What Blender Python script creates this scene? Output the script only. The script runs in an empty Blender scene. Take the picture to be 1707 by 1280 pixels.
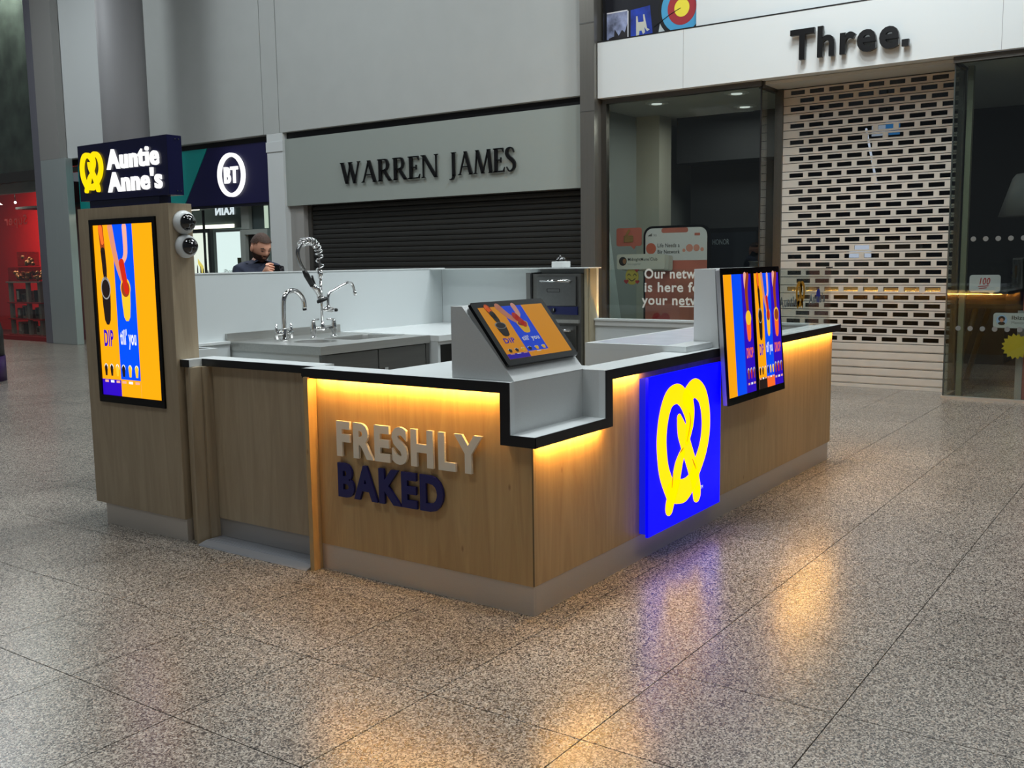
import bpy, bmesh, math, random
from mathutils import Vector, Matrix
random.seed(7)
SC = bpy.context.scene
COL = SC.collection
V = Vector

def lin(c):
    return tuple(((x/255)/12.92 if x/255 <= .04045 else ((x/255+.055)/1.055)**2.4) for x in c)

# ------------------------------------------------------------------ camera
F_PX, PITCH, ROLL, YAW = 1657.0, -0.12299, -0.014286, 0.61205
cam_d = bpy.data.cameras.new('camera'); cam = bpy.data.objects.new('camera', cam_d); COL.objects.link(cam)
fw = V((math.cos(YAW)*math.cos(PITCH), math.sin(YAW)*math.cos(PITCH), math.sin(PITCH)))
rt = fw.cross(V((0, 0, 1))).normalized(); up = rt.cross(fw)
r2 = math.cos(ROLL)*rt + math.sin(ROLL)*up; u2 = -math.sin(ROLL)*rt + math.cos(ROLL)*up
mw = Matrix((r2, u2, -fw)).transposed().to_4x4(); mw.translation = V((-3.643, -2.450, 1.62))
cam.matrix_world = mw
cam_d.sensor_fit = 'HORIZONTAL'; cam_d.sensor_width = 36.0; cam_d.lens = 36.0*F_PX/1707.0
cam_d.clip_end = 200
SC.camera = cam

# ------------------------------------------------------------------ world, exposure, lamps
SC.view_settings.view_transform = 'Standard'; SC.view_settings.look = 'None'
SC.view_settings.gamma = 1.0; SC.view_settings.use_curve_mapping = False
SC.view_settings.exposure = 0.0
W = bpy.data.worlds.new('world'); SC.world = W; W.use_nodes = True
W.node_tree.nodes['Background'].inputs[0].default_value = (.80, .90, 1.0, 1)
W.node_tree.nodes['Background'].inputs[1].default_value = .10

CEIL_Z = 8.6
# mall ceiling luminaires: (x, y, watts, size)
LAMPS = [(5.6, .4, 260, 1.2), (4.3, 1.35, 190, .5), (.3, 1.35, 190, .5), (2.2, 2.0, 90, .5), (4.8, 8.5, 110, 1.5), (1.0, 10.5, 110, 1.5), (-3.5, 3.0, 110, 1.5),
         (-1.5, -2.6, 50, 1.5), (4.5, 15.5, 190, 1.5), (3.0, -5.0, 80, 1.5)]
for i, (x, y, p, s) in enumerate(LAMPS):
    ld = bpy.data.lights.new('ceiling_lamp_light', 'AREA'); ld.energy = p; ld.shape = 'SQUARE'; ld.size = s
    ld.color = (.90, .97, 1.0)
    lo = bpy.data.objects.new('ceiling_lamp_light', ld); lo.location = (x, y, CEIL_Z-.14); COL.objects.link(lo)

# ------------------------------------------------------------------ materials
MATS = {}
def nmat(name):
    m = bpy.data.materials.new(name); m.use_nodes = True
    nt = m.node_tree; b = nt.nodes['Principled BSDF']
    return m, nt, b
def pbr(name, rgb, rough=.5, metal=0., spec=.5, noise=0., nscale=20., bump=0., coat=0.):
    if name in MATS: return MATS[name]
    m, nt, b = nmat(name); c = lin(rgb)
    b.inputs['Base Color'].default_value = (*c, 1); b.inputs['Roughness'].default_value = rough
    b.inputs['Metallic'].default_value = metal; b.inputs['Specular IOR Level'].default_value = spec
    if coat: b.inputs['Coat Weight'].default_value = coat; b.inputs['Coat Roughness'].default_value = .08
    if noise or bump:
        g = nt.nodes.new('ShaderNodeNewGeometry'); n = nt.nodes.new('ShaderNodeTexNoise')
        n.inputs['Scale'].default_value = nscale; n.inputs['Detail'].default_value = 4
        nt.links.new(g.outputs['Position'], n.inputs['Vector'])
        if noise:
            r = nt.nodes.new('ShaderNodeValToRGB')
            r.color_ramp.elements[0].position = .3; r.color_ramp.elements[1].position = .7
            r.color_ramp.elements[0].color = (*[x*(1-noise) for x in c], 1)
            r.color_ramp.elements[1].color = (*[min(1, x*(1+noise)) for x in c], 1)
            nt.links.new(n.outputs['Fac'], r.inputs['Fac']); nt.links.new(r.outputs['Color'], b.inputs['Base Color'])
        if bump:
            bp = nt.nodes.new('ShaderNodeBump'); bp.inputs['Strength'].default_value = bump; bp.inputs['Distance'].default_value = .01
            nt.links.new(n.outputs['Fac'], bp.inputs['Height']); nt.links.new(bp.outputs['Normal'], b.inputs['Normal'])
    MATS[name] = m; return m
def emis(name, rgb, strength=1.):
    if name in MATS: return MATS[name]
    m, nt, b = nmat(name); c = lin(rgb)
    b.inputs['Base Color'].default_value = (*[x*.05 for x in c], 1); b.inputs['Roughness'].default_value = .35; b.inputs['Specular IOR Level'].default_value = .15
    b.inputs['Emission Color'].default_value = (*c, 1); b.inputs['Emission Strength'].default_value = strength
    MATS[name] = m; return m
def glass(name, tint=(235, 242, 240), refl=1.0, rough=.01):
    if name in MATS: return MATS[name]
    m, nt, b = nmat(name); nt.nodes.remove(b)
    t = nt.nodes.new('ShaderNodeBsdfTransparent'); t.inputs[0].default_value = (*lin(tint), 1)
    g = nt.nodes.new('ShaderNodeBsdfGlossy'); g.inputs['Roughness'].default_value = rough
    f = nt.nodes.new('ShaderNodeLayerWeight'); f.inputs['Blend'].default_value = .5
    pw = nt.nodes.new('ShaderNodeMath'); pw.operation = 'POWER'; pw.inputs[1].default_value = 5.
    mu = nt.nodes.new('ShaderNodeMath'); mu.operation = 'MULTIPLY_ADD'; mu.inputs[1].default_value = .9; mu.inputs[2].default_value = .035*refl
    mx = nt.nodes.new('ShaderNodeMixShader')
    nt.links.new(f.outputs['Facing'], pw.inputs[0]); nt.links.new(pw.outputs[0], mu.inputs[0]); nt.links.new(mu.outputs[0], mx.inputs[0])
    nt.links.new(t.outputs[0], mx.inputs[1]); nt.links.new(g.outputs[0], mx.inputs[2])
    nt.links.new(mx.outputs[0], nt.nodes['Material Output'].inputs[0])
    MATS[name] = m; return m
def wood(name, lo, hi, rough=.42, knots=True):
    if name in MATS: return MATS[name]
    m, nt, b = nmat(name)
    g = nt.nodes.new('ShaderNodeNewGeometry')
    mp = nt.nodes.new('ShaderNodeMapping'); mp.inputs['Scale'].default_value = (11, 11, .9)
    n = nt.nodes.new('ShaderNodeTexNoise'); n.inputs['Scale'].default_value = 1.; n.inputs['Detail'].default_value = 9; n.inputs['Roughness'].default_value = .62; n.inputs['Distortion'].default_value = 1.8
    r = nt.nodes.new('ShaderNodeValToRGB')
    r.color_ramp.elements[0].position = .32; r.color_ramp.elements[0].color = (*lin(lo), 1)
    r.color_ramp.elements[1].position = .68; r.color_ramp.elements[1].color = (*lin(hi), 1)
    nt.links.new(g.outputs['Position'], mp.inputs['Vector']); nt.links.new(mp.outputs['Vector'], n.inputs['Vector'])
    nt.links.new(n.outputs['Fac'], r.inputs['Fac'])
    src = r.outputs['Color']
    if knots:
        mp2 = nt.nodes.new('ShaderNodeMapping'); mp2.inputs['Scale'].default_value = (9, 9, 4)
        v = nt.nodes.new('ShaderNodeTexVoronoi'); v.inputs['Scale'].default_value = 1.1
        r2_ = nt.nodes.new('ShaderNodeValToRGB'); r2_.color_ramp.elements[0].position = .03; r2_.color_ramp.elements[1].position = .09
        r2_.color_ramp.elements[0].color = (.55, .45, .38, 1)
        mxc = nt.nodes.new('ShaderNodeMixRGB'); mxc.blend_type = 'MULTIPLY'; mxc.inputs[0].default_value = .8
        nt.links.new(g.outputs['Position'], mp2.inputs['Vector']); nt.links.new(mp2.outputs['Vector'], v.inputs['Vector'])
        nt.links.new(v.outputs['Distance'], r2_.inputs['Fac'])
        nt.links.new(src, mxc.inputs[1]); nt.links.new(r2_.outputs['Color'], mxc.inputs[2]); src = mxc.outputs['Color']
    nt.links.new(src, b.inputs['Base Color']); b.inputs['Roughness'].default_value = rough
    MATS[name] = m; return m
def steel(name, rgb=(150, 150, 148), rough=.32, axis=(2, 60, 60), metal=1.0, amt=.25):
    if name in MATS: return MATS[name]
    m, nt, b = nmat(name); c = lin(rgb)
    g = nt.nodes.new('ShaderNodeNewGeometry'); mp = nt.nodes.new('ShaderNodeMapping'); mp.inputs['Scale'].default_value = axis
    n = nt.nodes.new('ShaderNodeTexNoise'); n.inputs['Scale'].default_value = 1.; n.inputs['Detail'].default_value = 3
    r = nt.nodes.new('ShaderNodeValToRGB')
    r.color_ramp.elements[0].color = (*[x*(1-amt) for x in c], 1); r.color_ramp.elements[1].color = (*[min(1, x*(1+amt)) for x in c], 1)
    nt.links.new(g.outputs['Position'], mp.inputs['Vector']); nt.links.new(mp.outputs['Vector'], n.inputs['Vector'])
    nt.links.new(n.outputs['Fac'], r.inputs['Fac']); nt.links.new(r.outputs['Color'], b.inputs['Base Color'])
    b.inputs['Metallic'].default_value = metal; b.inputs['Roughness'].default_value = rough
    MATS[name] = m; return m
def terrazzo():
    m, nt, b = nmat('speckled_terrazzo')
    g = nt.nodes.new('ShaderNodeNewGeometry')
    v = nt.nodes.new('ShaderNodeTexVoronoi'); v.inputs['Scale'].default_value = 190.
    n0 = nt.nodes.new('ShaderNodeTexNoise'); n0.inputs['Scale'].default_value = 60.
    ad = nt.nodes.new('ShaderNodeMixRGB'); ad.blend_type = 'ADD'; ad.inputs[0].default_value = .012
    nt.links.new(g.outputs['Position'], n0.inputs['Vector'])
    nt.links.new(g.outputs['Position'], ad.inputs[1]); nt.links.new(n0.outputs['Color'], ad.inputs[2])
    nt.links.new(ad.outputs['Color'], v.inputs['Vector'])
    sp = nt.nodes.new('ShaderNodeSeparateColor'); nt.links.new(v.outputs['Color'], sp.inputs[0])
    r = nt.nodes.new('ShaderNodeValToRGB'); r.color_ramp.interpolation = 'CONSTANT'
    e = r.color_ramp.elements
    e[0].position = 0; e[0].color = (*lin((66, 61, 57)), 1)
    e[1].position = .26; e[1].color = (*lin((112, 103, 94)), 1)
    for p, c in ((.45, (140, 130, 119)), (.62, (160, 150, 138)), (.80, (186, 177, 164))):
        x = e.new(p); x.color = (*lin(c), 1)
    nt.links.new(sp.outputs[0], r.inputs['Fac'])
    n = nt.nodes.new('ShaderNodeTexNoise'); n.inputs['Scale'].default_value = .9; n.inputs['Detail'].default_value = 3
    nt.links.new(g.outputs['Position'], n.inputs['Vector'])
    r3 = nt.nodes.new('ShaderNodeValToRGB'); r3.color_ramp.elements[0].position = .35; r3.color_ramp.elements[1].position = .65
    r3.color_ramp.elements[0].color = (.82, .82, .82, 1); r3.color_ramp.elements[1].color = (1, 1, 1, 1)
    nt.links.new(n.outputs['Fac'], r3.inputs['Fac'])
    mx = nt.nodes.new('ShaderNodeMixRGB'); mx.blend_type = 'MULTIPLY'; mx.inputs[0].default_value = 1
    nt.links.new(r.outputs['Color'], mx.inputs[1]); nt.links.new(r3.outputs['Color'], mx.inputs[2])
    oi = nt.nodes.new('ShaderNodeObjectInfo'); mr = nt.nodes.new('ShaderNodeMapRange')
    mr.inputs['To Min'].default_value = .93; mr.inputs['To Max'].default_value = 1.05
    nt.links.new(oi.outputs['Random'], mr.inputs['Value'])
    mx2 = nt.nodes.new('ShaderNodeMixRGB'); mx2.blend_type = 'MULTIPLY'; mx2.inputs[0].default_value = 1
    nt.links.new(mx.outputs['Color'], mx2.inputs[1]); nt.links.new(mr.outputs['Result'], mx2.inputs[2])
    nt.links.new(mx2.outputs['Color'], b.inputs['Base Color'])
    b.inputs['Roughness'].default_value = .26; b.inputs['Specular IOR Level'].default_value = .55
    MATS['terrazzo'] = m; return m

M_WOOD = wood('birch_veneer', (178, 145, 98), (198, 166, 116))
M_WOODG = wood('pale_birch_veneer', (158, 140, 114), (176, 158, 130), knots=False)
M_PLINTH = pbr('grey_laminate', (206, 198, 188), .38, .45, noise=.05, nscale=300)
M_STONE = pbr('white_quartz', (218, 222, 221), .22, noise=.04, nscale=400)
M_STONED = pbr('grey_quartz', (205, 207, 205), .3, noise=.05, nscale=400)
M_WPANEL = pbr('white_board', (205, 211, 211), .35)
M_BLACK = pbr('black_edge', (16, 15, 17), .35)
M_GLOSSBLK = pbr('gloss_black', (6, 6, 7), .2, spec=.25)
M_STEEL = steel('brushed_steel', (186, 186, 182), .36, metal=.85, amt=.15)
M_STEELD = steel('dark_steel', (110, 110, 107), .4, metal=.8, amt=.12)
M_STEELV = steel('satin_steel_column', (138, 135, 128), .3, (50, 50, 1.5), metal=.75, amt=.08)
M_CHROME = pbr('chrome', (225, 225, 225), .07, 1.)
M_LED = emis('warm_led', (255, 190, 92), 190.)
M_GLASS = glass('clear_glass', (250, 253, 252))
M_SHOPGL = glass('shop_glass', (232, 238, 236), 1.6)
M_WALL = pbr('wall_paint', (174, 177, 174), .5, noise=.02, nscale=3)
M_WALL2 = pbr('wall_paint_light', (205, 209, 208), .45)
M_GREYP = pbr('grey_metal_paint', (132, 131, 132), .6, spec=.3)
M_FRAME = steel('window_frame_metal', (112, 108, 102), .4, (30, 30, 30), amt=.08)
M_NAVY = pbr('navy_acrylic', (16, 17, 62), .25)

# ------------------------------------------------------------------ mesh helpers
class Fr:
    def __init__(s, o, ex, ey):
        s.o = V(o); s.x = V(ex).normalized(); s.y = V(ey).normalized(); s.n = s.x.cross(s.y)
    def __call__(s, u, v, w=0.): return s.o + s.x*u + s.y*v + s.n*w
def FX(x, y, z): return Fr((x, y, z), (0, -1, 0), (0, 0, 1))      # wall facing -X
def FY(x, y, z): return Fr((x, y, z), (1, 0, 0), (0, 0, 1))       # wall facing -Y

def wloc(o):
    v = V((0, 0, 0))
    while o is not None: v = v + o.location; o = o.parent
    return v
def link(name, me, mat, parent=None):
    o = bpy.data.objects.new(name, me); COL.objects.link(o)
    if mat is not None and not me.materials: me.materials.append(mat)
    if parent is not None: o.parent = parent
    return o
def obj(name, bm, mat, parent=None, smooth=False):
    bmesh.ops.recalc_face_normals(bm, faces=bm.faces)
    if parent is not None: bmesh.ops.translate(bm, verts=bm.verts, vec=-wloc(parent))
    me = bpy.data.meshes.new(name); bm.to_mesh(me); bm.free()
    if smooth:
        for p in me.polygons: p.use_smooth = True
    return link(name, me, mat, parent)
def thing(name, label, cat, loc, group=None, kind=None):
    o = bpy.data.objects.new(name, None); o.empty_display_size = .05; COL.objects.link(o); o.location = loc
    return tag(o, label, cat, group, kind)
def tag(o, label=None, cat=None, group=None, kind=None):
    if label: o['label'] = label
    if cat: o['category'] = cat
    if group: o['group'] = group
    if kind: o['kind'] = kind
    return o
def struct(name, loc=(0, 0, 0)):
    o = bpy.data.objects.new(name, None); COL.objects.link(o); o.location = loc; o['kind'] = 'structure'; return o

def box(bm, x0, x1, y0, y1, z0, z1, bev=0.):
    vs = [bm.verts.new(p) for p in ((x0, y0, z0), (x1, y0, z0), (x1, y1, z0), (x0, y1, z0), (x0, y0, z1), (x1, y0, z1), (x1, y1, z1), (x0, y1, z1))]
    fs = [bm.faces.new([vs[i] for i in q]) for q in ((0, 3, 2, 1), (4, 5, 6, 7), (0, 1, 5, 4), (1, 2, 6, 5), (2, 3, 7, 6), (3, 0, 4, 7))]
    if bev:
        es = list({e for f in fs for e in f.edges})
        bmesh.ops.bevel(bm, geom=es, offset=bev, segments=2, affect='EDGES', profile=.7)
    return bm
def B(name, mat, parent, *a, bev=0.):
    return obj(name, box(bmesh.new(), *a, bev=bev), mat, parent)
def prism(bm, fr, pts, w0, w1):
    a = [bm.verts.new(fr(u, v, w0)) for u, v in pts]; b = [bm.verts.new(fr(u, v, w1)) for u, v in pts]
    n = len(pts)
    bm.faces.new(a[::-1]); bm.faces.new(b)
    for i in range(n): bm.faces.new((a[i], a[(i+1) % n], b[(i+1) % n], b[i]))
    return bm
def Pz(name, mat, parent, fr, pts, w0, w1): return obj(name, prism(bmesh.new(), fr, pts, w0, w1), mat, parent)
def disc_pts(u, v, ru, rv=None, n=24, a0=0., a1=2*math.pi):
    rv = ru if rv is None else rv
    return [(u+ru*math.cos(a0+(a1-a0)*i/n), v+rv*math.sin(a0+(a1-a0)*i/n)) for i in range(n)]
def rrect(u0, u1, v0, v1, r, n=5):
    out = []
    for cu, cv, a in ((u1-r, v1-r, 0), (u0+r, v1-r, 90), (u0+r, v0+r, 180), (u1-r, v0+r, 270)):
        for i in range(n+1):
            t = math.radians(a+90*i/n); out.append((cu+r*math.cos(t), cv+r*math.sin(t)))
    return out
def ringprism(bm, fr, outer, inner, w0, w1):
    n = len(outer)
    L = [[bm.verts.new(fr(u, v, w)) for u, v in ps] for ps, w in ((outer, w0), (outer, w1), (inner, w1), (inner, w0))]
    for k in range(4):
        A, C_ = L[k], L[(k+1) % 4]
        for i in range(n): bm.faces.new((A[i], A[(i+1) % n], C_[(i+1) % n], C_[i]))
    return bm
def tube(bm, pts, rad, n=10, caps=True):
    pts = [V(p) for p in pts]; m = len(pts)
    if not isinstance(rad, (list, tuple)): rad = [rad]*m
    rings = []; ref = None
    for i in range(m):
        t = (pts[min(i+1, m-1)]-pts[max(i-1, 0)]).normalized()
        if ref is None:
            ref = V((0, 0, 1)) if abs(t.z) < .9 else V((1, 0, 0))
        a = (ref - t*ref.dot(t)).normalized(); b = t.cross(a); ref = a
        rings.append([bm.verts.new(pts[i]+(a*math.cos(2*math.pi*k/n)+b*math.sin(2*math.pi*k/n))*rad[i]) for k in range(n)])
    for i in range(m-1):
        for k in range(n): bm.faces.new((rings[i][k], rings[i][(k+1) % n], rings[i+1][(k+1) % n], rings[i+1][k]))
    if caps: bm.faces.new(rings[0][::-1]); bm.faces.new(rings[-1])
    return bm
def T(name, mat, parent, pts, rad, n=10): return obj(name, tube(bmesh.new(), pts, rad, n), mat, parent, smooth=True)
def smoothpath(pts, k=6):
    P = [V(p) for p in pts]; out = []
    for i in range(len(P)-1):
        p0, p1, p2, p3 = P[max(i-1, 0)], P[i], P[i+1], P[min(i+2, len(P)-1)]
        for j in range(k):
            t = j/k
            out.append(.5*((2*p1)+(p2-p0)*t+(2*p0-5*p1+4*p2-p3)*t*t+(3*p1-p0-3*p2+p3)*t**3))
    out.append(P[-1]); return out
def ribbon(bm, fr, pts, wid, w0, w1, k=6, ends=True):
    P = smoothpath([(p[0], p[1], 0) for p in pts], k); m = len(P)
    if isinstance(wid, (list, tuple)):
        n = len(wid); W_ = []
        for i in range(m):
            t = i/(m-1)*(n-1); a = min(int(t), n-2); W_.append(wid[a]*(1-(t-a))+wid[a+1]*(t-a))
    else: W_ = [wid]*m
    L, R_ = [], []
    for i in range(m):
        t = (P[min(i+1, m-1)]-P[max(i-1, 0)]).normalized(); nn = V((-t.y, t.x, 0))
        L.append(P[i]+nn*W_[i]/2); R_.append(P[i]-nn*W_[i]/2)
    la = [[bm.verts.new(fr(p.x, p.y, w)) for p in S] for w in (w0, w1) for S in (L, R_)]
    for i in range(m-1):
        bm.faces.new((la[0][i], la[0][i+1], la[1][i+1], la[1][i])); bm.faces.new((la[2][i], la[3][i], la[3][i+1], la[2][i+1]))
        bm.faces.new((la[0][i], la[2][i], la[2][i+1], la[0][i+1])); bm.faces.new((la[1][i], la[1][i+1], la[3][i+1], la[3][i]))
    for i in (0, m-1): bm.faces.new((la[0][i], la[1][i], la[3][i], la[2][i]))
    if ends:
        for i in (0, m-1): prism(bm, fr, disc_pts(P[i].x, P[i].y, W_[i]/2, n=16), w0, w1)
    return bm
def sphere(bm, c, r, nu=16, nv=10, zmin=-1., zmax=1., axis=None):
    # ellipsoid patch; r is (rx,ry,rz); zmin/zmax limits of sin(latitude)
    a0, a1 = math.asin(zmin), math.asin(zmax); rows = []
    for j in range(nv+1):
        t = a0+(a1-a0)*j/nv
        rows.append([(r[0]*math.cos(t)*math.cos(2*math.pi*i/nu), r[1]*math.cos(t)*math.sin(2*math.pi*i/nu), r[2]*math.sin(t)) for i in range(nu)])
    rot = V((0, 0, 1)).rotation_difference(V(axis)).to_matrix() if axis else Matrix.Identity(3)
    vr = [[bm.verts.new(rot @ V(p)+V(c)) for p in row] for row in rows]
    for j in range(nv):
        for i in range(nu): bm.faces.new((vr[j][i], vr[j][(i+1) % nu], vr[j+1][(i+1) % nu], vr[j+1][i]))
    bm.faces.new(vr[0][::-1]); bm.faces.new(vr[-1])
    return bm
def lathe(bm, c, prof, n=20, axis=(0, 0, 1)):
    rot = V((0, 0, 1)).rotation_difference(V(axis)).to_matrix()
    R_ = [[bm.verts.new(rot @ V((r*math.cos(2*math.pi*i/n), r*math.sin(2*math.pi*i/n), z))+V(c)) for i in range(n)] for r, z in prof]
    for j in range(len(prof)-1):
        for i in range(n): bm.faces.new((R_[j][i], R_[j][(i+1) % n], R_[j+1][(i+1) % n], R_[j+1][i]))
    bm.faces.new(R_[0][::-1]); bm.faces.new(R_[-1]); return bm

# ---- lettering from the built-in font
_tc = {}
def tmesh(s, off=0.):
    k = (s, off)
    if k not in _tc:
        c = bpy.data.curves.new('t', 'FONT'); c.body = s; c.size = 1.; c.offset = off; c.resolution_u = 4
        o = bpy.data.objects.new('t', c); COL.objects.link(o); bpy.context.view_layer.update()
        me = bpy.data.meshes.new_from_object(o.evaluated_get(bpy.context.evaluated_depsgraph_get()))
        vs = [v.co.copy() for v in me.vertices]; fs = [tuple(p.vertices) for p in me.polygons]
        bpy.data.objects.remove(o); bpy.data.curves.remove(c); bpy.data.meshes.remove(me)
        _tc[k] = (vs, fs)
    return _tc[k]
def xmax(s): return max(v.x for v in tmesh(s)[0])
def adv(c): return xmax(c+'l')-xmax('l')
def glyph_bm(bm, s, off, fr, mp, w0, w1):
    vs, fs = tmesh(s, off)
    a = [bm.verts.new(fr(*mp(v.x, v.y), w1)) for v in vs]
    top = [bm.faces.new([a[i] for i in f]) for f in fs]
    bmesh.ops.dissolve_limit(bm, angle_limit=.01, verts=[], edges=[]) if False else None
    if w1 != w0:
        ec = {}
        for f in fs:
            for i in range(len(f)):
                e = (f[i], f[(i+1) % len(f)])
                ec[e] = 1
        b = [bm.verts.new(fr(*mp(v.x, v.y), w0)) for v in vs]
        for f in fs: bm.faces.new([b[i] for i in reversed(f)])
        for (i, j) in ec:
            if (j, i) not in ec: bm.faces.new((a[j], a[i], b[i], b[j]))
    return bm
def text(parent, s, fr, u0, u1, v0, v1, mat, depth=0., w=0., off=0., split=False, name='letter', mirror=False, slant=0.):
    """v0 baseline, v1 cap height; the whole string spans u0..u1."""
    cap = max(v.y for v in tmesh('H')[0]); pos = [0.]
    for c in s: pos.append(pos[-1]+(adv(c) if c != ' ' else .28)+off*2.0)
    tot = pos[-1]; sx = (u1-u0)/tot; sy = (v1-v0)/cap; out = []
    bm = bmesh.new()
    for c, p in zip(s, pos):
        if c == ' ': continue
        def mp(x, y, p=p):
            X_ = (p+x+slant*y)*sx
            return ((u1-X_) if mirror else (u0+X_), v0+y*sy)
        glyph_bm(bm, c, off, fr, mp, w, w+depth)
        if split:
            out.append(obj(name, bm, mat, parent)); bm = bmesh.new()
    if split: bm.free(); return out
    return obj(name, bm, mat, parent)

# ================================================================== SETTING
# ---- floor: terrazzo tiles 0.66 m
TERR = terrazzo()
floor = struct('floor')
B('subfloor', pbr('grout', (96, 90, 84), .7), floor, -6, 14, -6, 30, -.09, -.014)
TS = .661; GX, GY = -1.552, -.122; g = .0022
bmt = box(bmesh.new(), g, TS-g, g, TS-g, -.014, 0.)
bmesh.ops.recalc_face_normals(bmt, faces=bmt.faces)
tile_me = bpy.data.meshes.new('tile'); bmt.to_mesh(tile_me); bmt.free(); tile_me.materials.append(TERR)
cells = []
C0 = V((-3.643, -2.45, 0)); az = math.radians(35.07)
for i in range(-7, 22):
    for j in range(-9, 48):
        x, y = GX+i*TS, GY+j*TS
        c = V((x+TS/2, y+TS/2, 0))-C0; d = c.length
        ang = abs((math.atan2(c.y, c.x)-az+math.pi) % (2*math.pi)-math.pi)
        fwd = d*math.cos(ang)
        inview = ang < math.radians(29+40/max(d, .6)) and fwd > 1.9
        hidden = (x > .3 and x+TS < 4.2 and y > .1 and y+TS < 3.9)
        cells.append((0 if (inview and not hidden) else 1, d, x, y))
cells.sort()
rest = bmesh.new()
for k, (f, d, x, y) in enumerate(cells):
    if f == 0 and k < 300:
        o = bpy.data.objects.new('tile', tile_me); COL.objects.link(o); o.parent = floor; o.location = (x, y, 0)
    else:
        box(rest, x+g, x+TS-g, y+g, y+TS-g, -.014, 0.)
ro = obj('tile_field', rest, TERR, floor); ro['kind'] = 'stuff'

# ---- ceiling with luminaires (above the frame)
ceil = struct('ceiling')
B('ceiling_slab', pbr('ceiling_paint', (120, 122, 122), .8), ceil, -8, 10, -8, 24, CEIL_Z, CEIL_Z+.2)
M_LUM = emis('luminaire', (235, 246, 255), 6.)
for (x, y, p, s) in LAMPS:
    t = thing('ceiling_lamp', None, None, (x, y, CEIL_Z)); t.parent = ceil
    B('lamp_housing', M_GREYP, t, x-s/2-.05, x+s/2+.05, y-s/2-.05, y+s/2+.05, CEIL_Z-.08, CEIL_Z-.001)
    B('diffuser', M_LUM, t, x-s/2, x+s/2, y-s/2, y+s/2, CEIL_Z-.10, CEIL_Z-.081)

# ---- back wall: upper panels
wb = struct('wall_back')
def wp(name, mat, *a, bev=0.): return B(name, mat, wb, *a, bev=bev)
wp('wall_panel', M_WALL, 8.40, 8.60, 4.66, 10.80, 3.86, CEIL_Z, bev=.006)
wp('wall_panel', M_WALL, 8.40, 8.60, 10.815, 11.20, 3.86, CEIL_Z, bev=.006)
wp('wall_panel', M_WALL, 8.40, 8.60, 11.215, 15.86, 3.86, CEIL_Z, bev=.006)
wp('wall_panel', M_WALL2, 8.38, 8.60, 15.88, 17.46, 3.86, CEIL_Z, bev=.006)
wp('shadow_gap', M_BLACK, 8.50, 8.60, 4.66, 10.74, 3.76, 3.86)
wp('shadow_gap', M_BLACK, 8.56, 8.66, 11.10, 17.5, 3.74, 3.86)
wr = struct('wall_right')
wall_keep = wb; wb = wr
wp('wall_panel', M_WALL2, 8.34, 8.50, -6, 3.05, 4.50, CEIL_Z)
wp('wall_panel', M_GREYP, 8.44, 8.55, 3.05, 4.43, 4.50, CEIL_Z)
wb = struct('trim_4')
wp('pier', M_WALL2, 8.40, 8.95, 10.74, 11.14, 0, 3.86, bev=.006)
wp('pier_cap', M_WALL2, 8.385, 8.42, 10.73, 11.15, 3.55, 3.72, bev=.004)
wp('jamb', pbr('jamb_paint', (150, 148, 144), .5), 8.52, 8.9, 10.42, 10.74, 0, 2.62)
wp('jamb', pbr('jamb_dark', (70, 68, 64), .5), 8.62, 8.9, 10.34, 10.42, 0, 2.62)
def wp(name, mat, *a, bev=0.):
    o = B(name, mat, None, *a, bev=bev); o['kind'] = 'structure'; return o
wp('trim_5', M_WALL2, 8.32, 8.98, -.02, 4.43, 3.765, 3.80)
wp('trim_6', M_WALL2, 8.52, 8.98, 4.66, 10.74, 2.64, 2.70)
wp('wall_divider', pbr('bay_wall', (140, 146, 142), .8), 8.95, 12.5, 4.72, 4.80, 0, 3.9)
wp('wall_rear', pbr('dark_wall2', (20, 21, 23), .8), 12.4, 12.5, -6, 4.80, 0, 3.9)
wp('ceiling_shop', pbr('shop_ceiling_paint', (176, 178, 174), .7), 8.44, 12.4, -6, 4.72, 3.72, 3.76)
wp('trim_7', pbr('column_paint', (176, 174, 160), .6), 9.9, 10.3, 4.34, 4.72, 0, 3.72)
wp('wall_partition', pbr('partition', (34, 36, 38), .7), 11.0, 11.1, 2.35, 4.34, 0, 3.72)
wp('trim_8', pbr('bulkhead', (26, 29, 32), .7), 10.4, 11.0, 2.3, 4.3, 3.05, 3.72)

# grey round column standing before the wall
gc = struct('trim_1', (7.4, 13.7, 0))
bm = bmesh.new(); lathe(bm, (7.4, 13.7, 0), [(.40, 0), (.40, CEIL_Z)], 48)
obj('round_column', bm, M_GREYP, gc, smooth=True)
# polished steel piers
pr = struct('trim_2', (8.3, 4.55, 0))
B('steel_pier', M_STEELV, pr, 8.18, 8.52, 4.44, 4.665, 0, CEIL_Z, bev=.01)
B('pier_joint', M_STEELD, pr, 8.176, 8.19, 4.442, 4.663, 3.60, 3.606); B('pier_joint', M_STEELD, pr, 8.176, 8.19, 4.442, 4.663, 4.74, 4.755)
pl = struct('trim_3', (8.3, 17.4, 0))
B('steel_pier', steel('pier_satin', (176, 184, 182), .3, (50, 50, 1.5), metal=.45, amt=.06), pl, 8.2, 8.36, 17.02, 17.94, 0, 3.86, bev=.01)
B('pier_upper', pbr('pier_grey', (140, 139, 136), .55), pl, 8.2, 8.36, 17.2, 17.94, 3.862, CEIL_Z)
B('pier_side_frame', pbr('mauve_metal', (120, 119, 128), .35, .3), pl, 8.2, 8.5, 17.945, 18.20, 0, CEIL_Z, bev=.01)

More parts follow.
